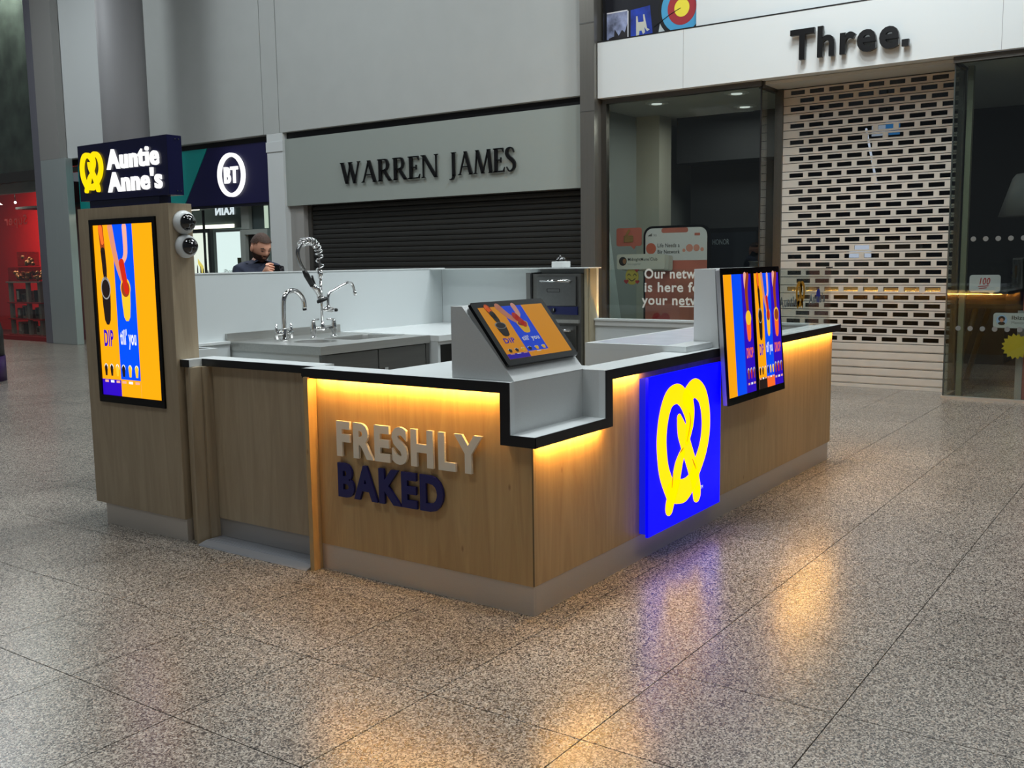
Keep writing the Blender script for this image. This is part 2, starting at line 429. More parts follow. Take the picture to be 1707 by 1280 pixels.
# ================================================================== SHOP: black letters on the pale fascia (five letters and a dot)
t = thing('shop_fascia', 'pale fascia with five bold black letters and a dot', 'shop sign', (8.3, 1.9, 3.765))
B('fascia_board', M_WALL2, t, 8.25, 8.32, -6, 4.43, 3.765, 4.485)
B('fascia_joint', M_GREYP, t, 8.249, 8.2505, 3.18, 3.184, 3.767, 4.483); B('fascia_joint', M_GREYP, t, 8.249, 8.2505, -.49, -.486, 3.767, 4.483)
M_LET = pbr('black_letter_gloss', (10, 9, 10), .3)
text(t, 'Three', FX(8.25, 1.772, 3.925), 0, 1.255, 0, .325, M_LET, .05, .035, .024, split=True)
B('full_stop', M_LET, t, 8.165, 8.215, .435, .51, 3.915, 3.99)
B('fascia_top_trim', M_BLACK, t, 8.245, 8.33, -6, 4.43, 4.486, 4.499)

# picture banner above it
t = thing('picture_banner', 'wide picture banner with archery target above the pale fascia', 'banner', (8.42, 3.7, 4.51))
B('banner_panel', pbr('banner_dark', (16, 17, 26), .4), t, 8.40, 8.43, 3.06, 4.39, 4.51, 6.5)
f = FX(8.40, 4.39, 4.51); e = .0012
B('edge_trim', pbr('trim_light', (170, 172, 172), .4), t, 8.39, 8.43, 4.392, 4.405, 4.51, 6.5)
Pz('cloud_picture', pbr('sky_pic', (120, 128, 156), .5, noise=.6, nscale=9), t, f, [(.02, .02), (.33, .02), (.33, .36), (.02, .36)], 0, e)
Pz('cloud_picture_edge', pbr('pic_white', (210, 210, 214), .5), t, f, [(.33, .02), (.345, .02), (.345, .375), (.33, .375)], 0, e)
Pz('cloud_picture_edge', MATS['pic_white'], t, f, [(.02, .36), (.345, .36), (.345, .375), (.02, .375)], 0, e)
Pz('skyline', pbr('pic_dark', (30, 26, 30), .5), t, f, [(.05, .02), (.33, .02), (.33, .20), (.29, .09), (.25, .13), (.2, .06), (.14, .15), (.13, .06), (.05, .04)], e, 2*e)
Pz('blue_picture', pbr('pic_blue', (22, 52, 150), .5, noise=.5, nscale=5), t, f, [(.38, .02), (.70, .02), (.66, .38), (.38, .36)], 0, e)
Pz('pale_figure', pbr('pic_pale', (190, 190, 176), .5), t, f, [(.46, .02), (.5, .02), (.51, .08), (.54, .08), (.56, .03), (.59, .05), (.58, .12), (.62, .06), (.66, .08), (.62, .10), (.58, .28), (.56, .28), (.57, .19), (.49, .19), (.48, .27), (.46, .27)], e, 2*e)
Pz('paper', pbr('pic_paper', (176, 184, 184), .5), t, f, [(.78, .0), (.98, .0), (1.02, .3), (.98, .62), (.90, .62)], 0, e)
for k, (r, c) in enumerate(((.34, (10, 10, 12)), (.29, (66, 148, 190)), (.20, (150, 40, 48)), (.105, (224, 208, 60)))):
    bm = prism(bmesh.new(), f, [(min(u, 1.325), max(v, .005)) for u, v in disc_pts(1.115, .28, r, r*1.05, 32)], k*e+e, k*e+2*e)
    obj('target_ring', bm, pbr('target%d' % k, c, .5), t)
bm = ribbon(bmesh.new(), f, [(.72, .10), (.95, .22), (1.1, .28)], .008, 6*e, 7*e, k=2, ends=False); obj('arrow_shaft', bm, M_BLACK, t)
B('banner_edge', M_BLACK, t, 8.33, 8.402, 4.39, 4.392, 4.51, 6.5)

for (x, y, z, e, sx) in ((9.4, 3.2, 3.62, 26, .8), (10.2, 1.0, 3.62, 6, .6), (9.6, -1.6, 3.62, 7, .8)):  # area lamps added to brighten the shop interior, apart from its modelled downlights
    ld = bpy.data.lights.new('shop_downlight', 'AREA'); ld.energy = e; ld.size = sx; ld.color = (1, .98, .93)
    lo = bpy.data.objects.new('shop_downlight', ld); lo.location = (x, y, z); COL.objects.link(lo)
# ---- window bay left of the perforated shutter
w1 = struct('window_1', (8.4, 3.3, 0))
B('pane', M_SHOPGL, w1, 8.395, 8.405, 2.21, 4.36, .06, 3.70)
B('side_pane', M_SHOPGL, w1, 8.41, 8.90, 2.20, 2.21, .06, 3.70)
B('head_frame', M_FRAME, w1, 8.36, 8.44, 2.19, 4.43, 3.70, 3.765)
B('head_frame', M_FRAME, w1, 8.41, 8.93, 2.17, 2.24, 3.68, 3.765)
B('jamb_frame', M_FRAME, w1, 8.36, 8.44, 4.36, 4.438, 0, 3.70)
B('corner_bead', M_BLACK, w1, 8.392, 8.412, 2.198, 2.212, .06, 3.70)
B('guide_frame', M_FRAME, w1, 8.86, 8.93, 2.10, 2.20, 0, 3.765)
B('sill', M_FRAME, w1, 8.36, 8.44, 2.19, 4.36, 0, .06); B('sill', M_FRAME, w1, 8.44, 8.9, 2.19, 2.25, 0, .06)
M_DL = emis('downlight_glow', (225, 228, 222), 1.1)
for (x, y) in ((8.84, 3.85), (8.75, 2.67), (9.9, 3.02)):
    t = thing('downlight', {3.85: 'round recessed downlight nearest the steel pier', 2.67: 'round recessed downlight at the front corner of the bay', 3.02: 'round recessed downlight set furthest back in the bay'}[y], 'light', (x, y, 3.72), 'recessed downlights in the window bay')
    bm = bmesh.new(); lathe(bm, (x, y, 3.7), [(.16, .022), (.16, .012), (.11, .0), (.10, .012)], 24); obj('bezel', bm, M_WALL2, t)
    bm = bmesh.new(); lathe(bm, (x, y, 3.7), [(.07, .012), (.07, .0), (.0, -.004)], 20); obj('lens', bm, M_DL, t)
# white display wedge inside, left edge
ww = Pz('wall_wing', pbr('wing_white', (186, 196, 194), .6), None, FY(8.5, 4.60, 0), [(0, 0), (.9, 0), (.35, 2.1), (0, 3.3)], -.05, 0); ww['kind'] = 'structure'

# ---- phone shaped standee and speech bubbles behind / on the glass
M_SALM = pbr('salmon_print', (190, 104, 88), .5, noise=.12, nscale=3)
t = thing('phone_standee', 'big pink phone-shaped standee printed with white lettering behind glass', 'standee', (8.62, 3.4, .01))
f = FX(8.56, 3.90, .0)
Pz('standee_board', M_GLOSSBLK, t, f, rrect(0, .96, .01, 2.06, .13), -.05, 0)
Pz('printed_face', M_SALM, t, f, rrect(.03, .93, .03, 2.03, .11), 0, .002)
Pz('white_header', pbr('print_white', (212, 206, 206), .5), t, f, [(.03, 1.60), (.93, 1.60), (.93, 1.92)]+[(.82+.11*math.cos(a*math.pi/12), 1.92+.11*math.sin(a*math.pi/12)) for a in range(0, 7)]+[(.14+.11*math.cos(a*math.pi/12), 1.92+.11*math.sin(a*math.pi/12)) for a in range(6, 13)], .002, .003)
Pz('notch', M_SALM, t, f, rrect(.27, .66, 1.965, 2.03, .03), .003, .004)
Pz('profile_badge', pbr('badge', (196, 96, 72), .5), t, f, disc_pts(.115, 1.76, .075), .003, .004)
for q, h in enumerate((.012, .02, .028, .036)): Pz('signal_bar', M_BLACK, t, f, [(.07+q*.016, 1.925), (.082+q*.016, 1.925), (.082+q*.016, 1.925+h), (.07+q*.016, 1.925+h)], .003, .004)
Pz('battery_icon', M_SALM, t, f, rrect(.75, .83, 1.92, 1.955, .01), .003, .004)
text(t, '5G', f, .15, .20, 1.925, 1.952, M_BLACK, 0, .0035)
text(t, 'Life Needs a', f, .21, .54, 1.775, 1.825, M_BLACK, 0, .0035, .012, name='print_line')
text(t, 'Big Network', f, .21, .54, 1.69, 1.74, M_BLACK, 0, .0035, .012, name='print_line')
M_SALM2 = pbr('salmon_icon', (214, 140, 122), .5)
for (a, b, r) in ((.60, 1.73, .022), (.68, 1.76, .05), (.78, 1.76, .045), (.86, 1.74, .025)): Pz('reaction_icon', M_SALM2, t, f, disc_pts(a, b, r), .003, .004)
M_PW = pbr('print_letters_white', (206, 204, 200), .5)
M_RED = pbr('heart_red', (176, 34, 38), .45)
def heart(fr, u, v, s, w0, w1, mat, parent, name='heart'):
    pts = []
    for i in range(28):
        a = 2*math.pi*i/28
        pts.append((u+s*.0625*16*math.sin(a)**3, v+s*.0625*(13*math.cos(a)-5*math.cos(2*a)-2*math.cos(3*a)-math.cos(4*a))))
    return Pz(name, mat, parent, fr, pts, w0, w1)
heart(f, .27, .80, .13, .003, .006, M_RED, t)
text(t, 'Life needs a network', f, .08, .86, .45, .50, M_PW, 0, .004, name='print_line') if False else None
tl = thing('window_lettering', 'three white lines of lettering on the glass before the standee', 'lettering', (8.394, 3.4, 1.0))
fg_ = FX(8.3945, 3.802, 0)
for k, ln in enumerate(('Our network', 'is here for', 'your network')):
    text(tl, ln, fg_, (0., 0., -.03)[k], (1.02, .90, 1.10)[k], (1.365, 1.187, 1.015)[k], (1.487, 1.309, 1.137)[k], M_PW, .002, .0, .022, split=True)
obj('underline', ribbon(bmesh.new(), fg_, [(.52, .995), (1.08, .995)], .014, .0, .002, ends=False), M_PW, tl)
# screen standing behind it
t = thing('demo_screen', 'tall black demo screen standing behind the pink standee', 'screen', (9.0, 2.75, 0))
B('screen_body', M_GLOSSBLK, t, 8.98, 9.05, 2.42, 3.16, .25, 2.02, bev=.01)
B('screen_glass', pbr('screen_dim', (22, 24, 30), .1), t, 8.975, 8.981, 2.47, 3.11, .32, 1.96)
B('screen_stand', M_BLACK, t, 8.9, 9.2, 2.55, 3.0, 0, .03); B('screen_post', M_BLACK, t, 9.0, 9.05, 2.74, 2.84, .03, .25)
text(t, 'HONOR', FX(8.974, 3.08, 1.80), 0, .24, 0, .07, pbr('dim_text', (120, 122, 126), .5), 0, .001)

def bubble(name, label, cat, x, y, z, wd, ht, col, tail=None, r=.03):
    t = thing(name, label, cat, (x, y-wd/2, z)); f = FX(x, y, z)
    Pz('bubble_card', pbr('card_%s' % '_'.join(map(str, col)), col, .5), t, f, rrect(0, wd, 0, ht, r), 0, .008)
    if tail: Pz('bubble_tail', MATS['card_%s' % '_'.join(map(str, col))], t, f, tail, .001, .007)
    return t, f
t, f = bubble('speech_bubble', 'salmon speech bubble with thumbs up sign on glass', 'sticker', 8.50, 4.28, 1.80, .385, .245, (190, 98, 82), [(.22, .0), (.30, .01), (.27, -.045)])
M_THUMB = pbr('thumb_tan', (150, 110, 58), .5)
Pz('thumb_fist', M_THUMB, t, f, rrect(.13, .26, .05, .145, .025), .008, .014)
Pz('thumb_finger', M_THUMB, t, f, [(.135, .14), (.175, .145), (.215, .215), (.195, .228), (.165, .19)], .008, .016)
for q in range(4): Pz('finger_fold', pbr('thumb_dark', (112, 80, 40), .5), t, f, [(.20, .06+q*.022), (.265, .058+q*.022), (.265, .063+q*.022), (.20, .065+q*.022)], .014, .0145)
Pz('cuff', pbr('thumb_dark2', (128, 92, 46), .5), t, f, [(.115, .05), (.135, .05), (.135, .14), (.115, .14)], .008, .013)
for k in (2, 1, 0):
    cards = ('white message card with round photo in front of pink standee', 'middle pale card peeking from behind the message card', 'rearmost pale card peeking from behind the message card')
    t, f = bubble('message_card', cards[k], 'sticker', 8.49+k*.012, 4.27-k*.05, 1.485-k*.012, .73, .205, [(206, 200, 190), (192, 186, 176), (184, 174, 164)][k])
    if k == 0:
        Pz('photo', pbr('photo_dark', (34, 26, 24), .5), t, f, disc_pts(.095, .11, .06), .008, .010)
        Pz('photo_face', pbr('photo_face', (150, 100, 62), .5), t, f, disc_pts(.12, .11, .026, .035), .010, .011)
        text(t, "MidnightMums'Club", f, .17, .62, .115, .155, M_BLACK, 0, .0085, .012, name='print_line')
        text(t, 'In it together', f, .17, .37, .06, .085, M_GREYP, 0, .0085, name='print_line')
t = thing('smiley_sticker', 'round yellow smiling sticker with small red hearts on glass', 'sticker', (8.50, 4.04, 1.28)); f = FX(8.50, 4.04, 1.39)
Pz('smiley_disc', pbr('smiley_yellow', (196, 170, 62), .5), t, f, disc_pts(0, 0, .10, .115, 28), 0, .008)
for s in (-1, 1):
    bm = ribbon(bmesh.new(), f, [(s*.045-.022, .012), (s*.045, .034), (s*.045+.022, .012)], .009, .008, .010); obj('eye', bm, M_BLACK, t)
bm = ribbon(bmesh.new(), f, [(-.05, -.03), (0, -.062), (.05, -.03)], .010, .008, .010); obj('mouth', bm, M_BLACK, t)
for (u, v, s) in ((.075, .10, .045), (-.085, -.07, .035), (.085, -.075, .03)): heart(f, u, v, s, .008, .016, M_RED, t)

# ---- perforated roller shutter
SL = .1018; NS = 31
sh = thing('roller_shutter', 'pale perforated roller shutter of slotted metal slats', 'shutter', (8.9, 1.08, 0))
M_SLAT = pbr('shutter_slat', (190, 184, 174), .45, .1, noise=.05, nscale=6)
y0s, y1s = .04, 2.11; pit = .2395; sw = .178
def slat_mesh(off, solid=False):
    bm = bmesh.new(); h = SL; wv = y1s-y0s
    # local: u along -Y from y1s, v up
    fr = Fr((0, 0, 0), (0, -1, 0), (0, 0, 1))
    if solid:
        prism(bm, fr, [(0, .004), (wv, .004), (wv, h-.004), (0, h-.004)], -.012, .0)
        prism(bm, fr, [(0, .016), (wv, .016), (wv, h-.018), (0, h-.018)], 0, .006)
    else:
        s0 = .026; s1 = .079
        prism(bm, fr, [(0, .004), (wv, .004), (wv, s0), (0, s0)], -.012, .004)
        prism(bm, fr, [(0, s1), (wv, s1), (wv, h-.004), (0, h-.004)], -.012, .004)
        u = off; prev = 0.
        while u < wv+.001:
            a = min(u, wv); prism(bm, fr, [(prev, s0), (a, s0), (a, s1), (prev, s1)], -.012, .004)
            prev = min(u+sw, wv); u += pit
        if prev < wv-.001: prism(bm, fr, [(prev, s0), (wv, s0), (wv, s1), (prev, s1)], -.012, .004)
    bmesh.ops.recalc_face_normals(bm, faces=bm.faces)
    me = bpy.data.meshes.new('slat'); bm.to_mesh(me); bm.free(); me.materials.append(M_SLAT); return me
mA, mB, mS = slat_mesh(.098), slat_mesh(.098+pit/2), slat_mesh(0, True)
for k in range(36):
    me = mS if k < 5 else (mA if k % 2 else mB)
    o = bpy.data.objects.new('slat', me); COL.objects.link(o); o.parent = sh
    o.location = V((8.9, y1s, .045+k*SL))-sh.location
B('bottom_bar', M_SLAT, sh, 8.885, 8.925, y0s, y1s, 0, .043, bev=.004)
B('slot_glazing', glass('slot_glazing', (176, 178, 182), 1.3, .03), sh, 8.914, 8.917, y0s, y1s, .55, 3.72)
B('shutter_guide', M_FRAME, sh, 8.87, 8.93, -.03, y0s-.001, 0, 3.765)

# dim interior behind the shutter
t = thing('ceiling_strip_light', 'thin white strip light glimpsed through the shutter slots', 'light', (10.5, 1.4, 3.2))
T('tube', emis('strip_white', (236, 246, 255), 2.5), t, [(9.9, 1.2, 2.55), (10.6, 1.55, 3.35)], .015, 6)
t = thing('lit_box', 'small blue and white lit box seen through upper shutter slots', 'light box', (9.6, 1.0, 2.9))
B('lit_face', emis('litblue', (70, 160, 230), 1.2), t, 9.6, 9.62, .86, 1.03, 3.13, 3.30); B('lit_face', emis('litwhite', (230, 245, 255), 1.2), t, 9.6, 9.62, 1.031, 1.20, 3.13, 3.26)
T('hanger', M_BLACK, t, [(9.63, 1.03, 3.2), (9.63, 1.03, 3.73)], .012, 6)
t = thing('counter_light', 'bright white panel seen through lower shutter slots', 'light box', (9.8, 1.2, 1.4))
B('lit_panel', MATS['strip_white'], t, 9.8, 9.82, 1.22, 1.50, 1.60, 1.78); B('panel_stand', M_BLACK, t, 9.8, 9.84, 1.30, 1.42, 0, 1.6)

# ---- right window with stickers
w2 = struct('window_2', (8.4, -1.5, 0))
B('pane', M_SHOPGL, w2, 8.378, 8.386, -6, -.01, .03, 3.70)
B('side_pane', M_SHOPGL, w2, 8.39, 8.90, -.02, -.012, .03, 3.70)
B('head_frame', M_FRAME, w2, 8.34, 8.42, -6, .0, 3.70, 3.765)
B('head_frame', M_FRAME, w2, 8.42, 8.9, -.05, .0, 3.70, 3.765)
B('corner_bead', pbr('bead', (60, 66, 64), .3), w2, 8.374, 8.392, -.022, -.008, .03, 3.70)
B('door_post', pbr('post_olive', (112, 112, 92), .45), w2, 8.62, 8.70, -.16, -.10, 0, 3.70)
B('sill', pbr('sill_alu', (176, 172, 164), .35, .5), w2, 8.34, 8.42, -6, .0, 0, .03); B('sill', MATS['sill_alu'], w2, 8.42, 8.9, -.05, .0, 0, .03)
M_DOT = pbr('dot_vinyl', (104, 106, 104), .6)
for z in (1.79, .80):
    for k in range(6):
        t = None; Pz('safety_dot', M_DOT, w2, FX(8.377, -.27-k*.125-(.0 if z > 1 else -.12), z), disc_pts(0, 0, .028, n=16), 0, .001)
t, f = bubble('speech_bubble', 'white speech bubble with red number hundred on right window', 'sticker', 8.40, -.245, 1.205, .315, .19, (206, 200, 202), [(.19, .005), (.25, .005), (.235, -.04)])
text(t, '100', f, .09, .21, .085, .155, M_RED, 0, .009, .02, slant=.2)
for q, (a, b, v) in enumerate(((.095, .195, .062), (.105, .175, .04))): obj('underline', ribbon(bmesh.new(), f, [(a, v), (b, v+.008)], .010, .008, .009), M_RED, t)
t, f = bubble('message_card', 'white message card with round portrait on right window', 'sticker', 8.395, -.505, .815, .60, .165, (196, 196, 196))
Pz('photo', pbr('photo_blue', (130, 160, 190), .5), t, f, disc_pts(.085, .085, .055), .008, .010)
Pz('photo_hair', M_BLACK, t, f, disc_pts(.085, .10, .034, .03), .010, .011); Pz('photo_face', pbr('photo_face2', (170, 120, 96), .5), t, f, disc_pts(.085, .085, .018, .022), .011, .012)
Pz('photo_shirt', M_BLACK, t, f, disc_pts(.085, .05, .035, .018), .010, .011)
text(t, 'Ibiza2', f, .18, .36, .095, .135, M_BLACK, 0, .0085, .014, name='print_line'); text(t, 'Memories', f, .18, .36, .045, .075, M_GREYP, 0, .0085, name='print_line')
t = thing('sun_sticker', 'yellow spiky sun shape stuck on right window', 'sticker', (8.40, -.74, .49)); f = FX(8.40, -.74, .615)
pts = []
for k in range(32):
    a = 2*math.pi*k/32; r = .145 if k % 2 else .115; pts.append((r*math.cos(a), r*math.sin(a)))
Pz('sun_disc', pbr('sun_yellow', (206, 176, 36), .5), t, f, pts, 0, .008)
t = thing('banner_stand', 'pink and white banner standing behind the right window', 'banner', (8.9, -.9, 0))
B('pole', pbr('pole_grey', (150, 150, 150), .4), t, 8.5, 8.53, -.80, -.73, 0, 1.0); B('banner_sheet', M_SALM, t, 8.52, 8.53, -1.6, -.78, .02, 2.9)
# table inside right window
t = thing('shop_table', 'dark shop table with slanted wooden legs behind right window', 'table', (9.8, -.4, 0))
B('table_top', pbr('table_dark', (48, 40, 30), .4), t, 9.3, 10.4, -1.4, .35, .98, 1.03)
for s in (-1, 1):
    T('leg', pbr('table_leg', (96, 72, 36), .4), t, [(9.4, -.45+s*.55, 0), (9.4, -.45+s*.30, .98)], .035, 8); T('leg', MATS['table_leg'], t, [(10.3, -.45+s*.55, 0), (10.3, -.45+s*.30, .98)], .035, 8)
t = thing('pendant_shade', 'large pale drum pendant shade hanging inside right window', 'lamp', (9.6, -.75, 2.0))
bm = bmesh.new(); lathe(bm, (9.6, -.75, 0), [(.44, 2.06), (.30, 2.5), (.26, 2.55), (.02, 2.56)], 24); obj('shade', bm, pbr('shade_grey', (112, 112, 112), .6), t, smooth=True)
T('cord', M_BLACK, t, [(9.6, -.75, 2.56), (9.6, -.75, 3.72)], .008, 6)

# ================================================================== SHOP: serif lettering
t = thing('shop_fascia', 'grey fascia board with black serif capital letters', 'shop sign', (8.5, 7.7, 2.62))
B('fascia_board', pbr('fascia_greygreen', (150, 157, 151), .35), t, 8.45, 8.52, 4.68, 10.74, 2.62, 3.75)
def diag(x0, x1, w, y0=0., y1=1.): return [(x0-w/2, y0), (x0+w/2, y0), (x1+w/2, y1), (x1-w/2, y1)]
def serif(x, y, l=.17): return [(x-l/2, 0.), (x+l/2, 0.), (x+l/4, .05), (x-l/4, .05)] if y == 0 else [(x-l/2, 1.), (x+l/2, 1.), (x+l/4, .95), (x-l/4, .95)]
def stem(x, w): return [(x-w/2, 0), (x+w/2, 0), (x+w/2, 1), (x-w/2, 1)]
TK, TN = .155, .05
GL = {
 'W': (1.22, [diag(.40, .14, TK), diag(.40, .62, TN), diag(.84, .58, TK), diag(.84, 1.08, TN), serif(.14, 1, .26), serif(.60, 1, .24), serif(1.08, 1, .18)], []),
 'A': (.88, [diag(.10, .42, TN), diag(.74, .42, TK), [(.2, .32), (.62, .32), (.62, .37), (.2, .37)], serif(.10, 0, .2), serif(.74, 0, .26)], []),
 'R': (.82, [stem(.17, TK), serif(.17, 0, .28), [(.03, .95), (.17, .95), (.17, 1), (.03, 1)], diag(.70, .36, .16, 0, .5), serif(.72, 0, .2), [(.17, .95), (.4, .95), (.4, 1), (.17, 1)], [(.17, .47), (.42, .47), (.42, .52), (.17, .52)]], [([(.38, .975), (.52, .93), (.57, .74), (.52, .55), (.38, .495)], [.05, .11, .15, .11, .05])]),
 'E': (.66, [stem(.17, TK), [(.03, 0), (.60, 0), (.63, .2), (.55, .06), (.03, .05)], [(.03, 1), (.56, 1), (.58, .8), (.5, .94), (.03, .95)], [(.2, .48), (.44, .48), (.44, .53), (.2, .53)], [(.42, .40), (.46, .40), (.46, .61), (.42, .61)]], []),
 'N': (.92, [stem(.15, TN), stem(.80, TN), diag(.78, .17, TK), serif(.15, 0, .2), serif(.80, 1, .2), serif(.12, 1, .2)], []),
 'J': (.50, [[(.17, -.02), (.325, .0), (.325, 1), (.17, 1)], serif(.25, 1, .3)], [([(.25, .05), (.22, -.08), (.12, -.16), (.02, -.15)], [.15, .11, .06, .05])]),
 'M': (1.08, [diag(.10, .20, TN), diag(.52, .22, TK), diag(.52, .82, TN), diag(.96, .84, TK), serif(.10, 0, .2), serif(.96, 0, .28), serif(.2, 1, .18), serif(.86, 1, .18)], []),
 'S': (.58, [], [([(.47, .78), (.40, .94), (.26, .975), (.12, .90), (.10, .75), (.20, .60), (.36, .48), (.48, .34), (.47, .15), (.34, .03), (.20, .03), (.08, .20)], [.03, .05, .07, .12, .15, .16, .17, .15, .12, .07, .05, .03])]),
}
words = [('WARREN', 9.42, 7.33), ('JAMES', 7.12, 5.89)]
for wd, ya, yb in words:
    tot = sum(GL[c][0] for c in wd); s = (ya-yb)/tot; u = 0.
    for c in wd:
        gw, polys, ribs = GL[c]
        class FS(Fr):
            pass
        fr0 = FX(8.45, ya-u, 2.915)
        bm = bmesh.new(); hs = .345
        for p_ in polys: prism(bm, fr0, [(a*s, b*hs) for a, b in p_], .018, .045)
        for (ps, ws) in ribs: ribbon(bm, fr0, [(a*s, b*hs) for a, b in ps], [x*hs for x in ws], .018, .045, ends=False)
        obj('letter', bm, M_LET, t); u += gw*s
# dark ribbed roller shutter
t = thing('roller_shutter', 'closed dark roller shutter of narrow ribbed slats', 'shutter', (8.62, 7.5, 0))
M_DSL = pbr('dark_slat', (54, 54, 52), .36, .4)
prof = [(0, .0), (.014, .004), (.020, .03), (.016, .062), (.0, .078), (-.006, .078), (-.006, 0)]
bm = bmesh.new(); fr0 = Fr((0, 0, 0), (-1, 0, 0), (0, 0, 1)); prism(bm, fr0, prof, 0, 5.64); bmesh.ops.recalc_face_normals(bm, faces=bm.faces)
me = bpy.data.meshes.new('slat'); bm.to_mesh(me); bm.free(); me.materials.append(M_DSL)
ymin = min(v.co.y for v in me.vertices)
for k in range(33):
    o = bpy.data.objects.new('slat', me); COL.objects.link(o); o.parent = t; o.location = V((8.66, 4.69-ymin, .02+k*.081))-t.location
B('shutter_back', M_BLACK, t, 8.67, 8.68, 4.69, 10.33, 0, 2.66)

# ================================================================== SHOP: round logo sign and bright interior
t = thing('shop_fascia', 'navy and teal fascia with white ringed two-letter logo', 'shop sign', (8.55, 14.3, 2.71))
M_TEAL = pbr('teal_panel', (24, 142, 138), .35)
f = FX(8.50, 17.52, 2.72)
Pz('navy_panel', pbr('navy_panel', (24, 22, 66), .4), t, f, [(17.52-13.62, 0), (17.52-11.14, 0), (17.52-11.14, 1.04), (17.52-12.86, 1.04)], -.06, 0)
Pz('teal_panel', M_TEAL, t, f, [(.46, .0), (17.52-13.64, 0), (17.52-12.88, 1.04), (.46, 1.04)], -.06, 0)
Pz('navy_underside', pbr('navy_dark', (12, 12, 26), .4), t, f, [(17.52-13.7, -.05), (17.52-11.14, -.05), (17.52-11.14, 0), (17.52-13.7, 0)], -.06, -.01)
M_SIGNW = emis('sign_white', (255, 255, 255), 1.25)
cu = 17.52-12.20
bm = ringprism(bmesh.new(), f, disc_pts(cu, .52, .362, .392, 40), disc_pts(cu, .52, .290, .325, 40), .0, .05); obj('logo_ring', bm, M_SIGNW, t)
text(t, 'BT', f, cu-.205, cu+.195, .385, .655, M_SIGNW, .03, .01, .028, split=True)
w3 = struct('window_3', (8.7, 13, 0))
B('pane', glass('lit_shop_glass', (244, 248, 247), 1.1), w3, 8.70, 8.708, 13.35, 16.95, 0.03, 2.66); B('pane', MATS['lit_shop_glass'], w3, 8.70, 8.708, 12.27, 13.31, .03, 2.66)
B('mullion', M_BLACK, w3, 8.69, 8.72, 13.32, 13.36, 0, 2.66)
M_DF = pbr('door_frame_grey', (150, 156, 150), .5)
B('door_frame', M_DF, w3, 8.66, 8.74, 12.13, 12.26, 0, 2.17); B('door_frame', M_DF, w3, 8.66, 8.74, 11.52, 12.26, 2.171, 2.26); B('door_frame', M_DF, w3, 8.66, 8.74, 11.52, 11.62, 0, 2.17)
B('dark_door', pbr('dark_door', (30, 27, 25), .5), w3, 8.75, 8.80, 11.60, 12.15, 0, 2.2)
B('teal_side', M_TEAL, w3, 8.80, 8.84, 11.14, 11.54, 0, 2.25)
B('transom_back', pbr('transom_grey', (92, 106, 106), .6), w3, 8.80, 8.84, 11.14, 12.32, 2.26, 2.70)
B('transom_post', M_DF, w3, 8.70, 8.78, 12.05, 12.26, 2.27, 2.70); B('transom_strip', emis('strip_dim', (214, 236, 214), .7), w3, 8.78, 8.79, 11.62, 11.72, 2.28, 2.68)
B('shop_back', pbr('shop_wall_cool', (178, 196, 192), .7), w3, 12.4, 12.5, 11.1, 20.0, 0, 3.4)
B('shop_side', MATS['shop_wall_cool'], w3, 9.0, 12.4, 11.05, 11.1, 0, 3.4); 
B('shop_lid', pbr('shop_ceiling_dark', (52, 60, 62), .8), w3, 8.72, 12.5, 11.1, 20.0, 2.95, 3.0)
B('bulkhead', pbr('shop_bulk', (72, 84, 86), .7), w3, 9.4, 9.5, 12.2, 17.5, 2.35, 2.95)
tw = thing('shop_strip_light', 'long white strip light inside the bright phone shop', 'light', (9.0, 14.3, 2.7))
B('strip_light', emis('strip_cream', (255, 250, 225), 2.6), tw, 9.00, 9.06, 13.9, 16.5, 2.70, 2.76)
tw = thing('shop_strip_light', 'lower white strip light behind the reversed window letters', 'light', (9.3, 14, 2.3))
B('strip_light', MATS['strip_cream'], tw, 9.36, 9.40, 13.3, 16.5, 2.35, 2.42)
bm = bmesh.new()
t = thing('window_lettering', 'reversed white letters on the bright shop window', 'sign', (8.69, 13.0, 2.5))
text(t, 'RAIN', FX(8.69, 12.98, 2.555), 0, .56, 0, .14, emis('rain_white', (225, 240, 245), .9), .012, 0, .03, split=True, mirror=True)  # sign reflection modelled as glowing reversed letters on the glass
t = thing('poster_lightbox', 'glowing white poster with row of dark slim phones', 'poster', (9.2, 14.1, 0))
B('poster_frame', M_BLACK, t, 9.2, 9.28, 13.80, 14.75, .6, 2.34); B('poster_face', emis('poster_warm', (246, 250, 236), 1.15), t, 9.19, 9.2, 13.88, 14.70, .66, 2.26)
f = FX(9.19, 14.70, .66)
for k, (u, h) in enumerate(((.48, .72), (.58, .62), (.66, .5), (.74, .4), (.80, .34))):
    Pz('printed_phone', pbr('pphone%d' % (k % 2), ((30, 40, 48), (70, 60, 50))[k % 2], .4), t, f, disc_pts(u, .62+.02*k, .022, h/2, 16), .001, .004)
Pz('printed_glow', emis('poster_yellow', (250, 226, 110), 1.0), t, f, [(.5, 1.1), (.66, .95), (.78, .2), (.6, .05), (.72, .7), (.5, 1.0)], .0005, .001)
t = thing('poster_lightbox', 'glowing white poster with printed word and small phone picture', 'poster', (9.2, 13.3, 0))
B('poster_face', emis('poster_cool', (236, 250, 248), 1.15), t, 9.19, 9.2, 12.82, 13.60, .66, 2.26); B('poster_frame', M_GREYP, t, 9.2, 9.28, 12.78, 13.64, .6, 2.3)
f = FX(9.19, 13.60, .66)
text(t, 'iPhone', f, .18, .5, .80, .88, pbr('poster_text', (120, 140, 140), .5), 0, .002, name='print_line')
Pz('printed_phone', pbr('pphone_teal', (30, 62, 66), .4), t, f, rrect(.14, .36, .25, .66, .03), .001, .004)
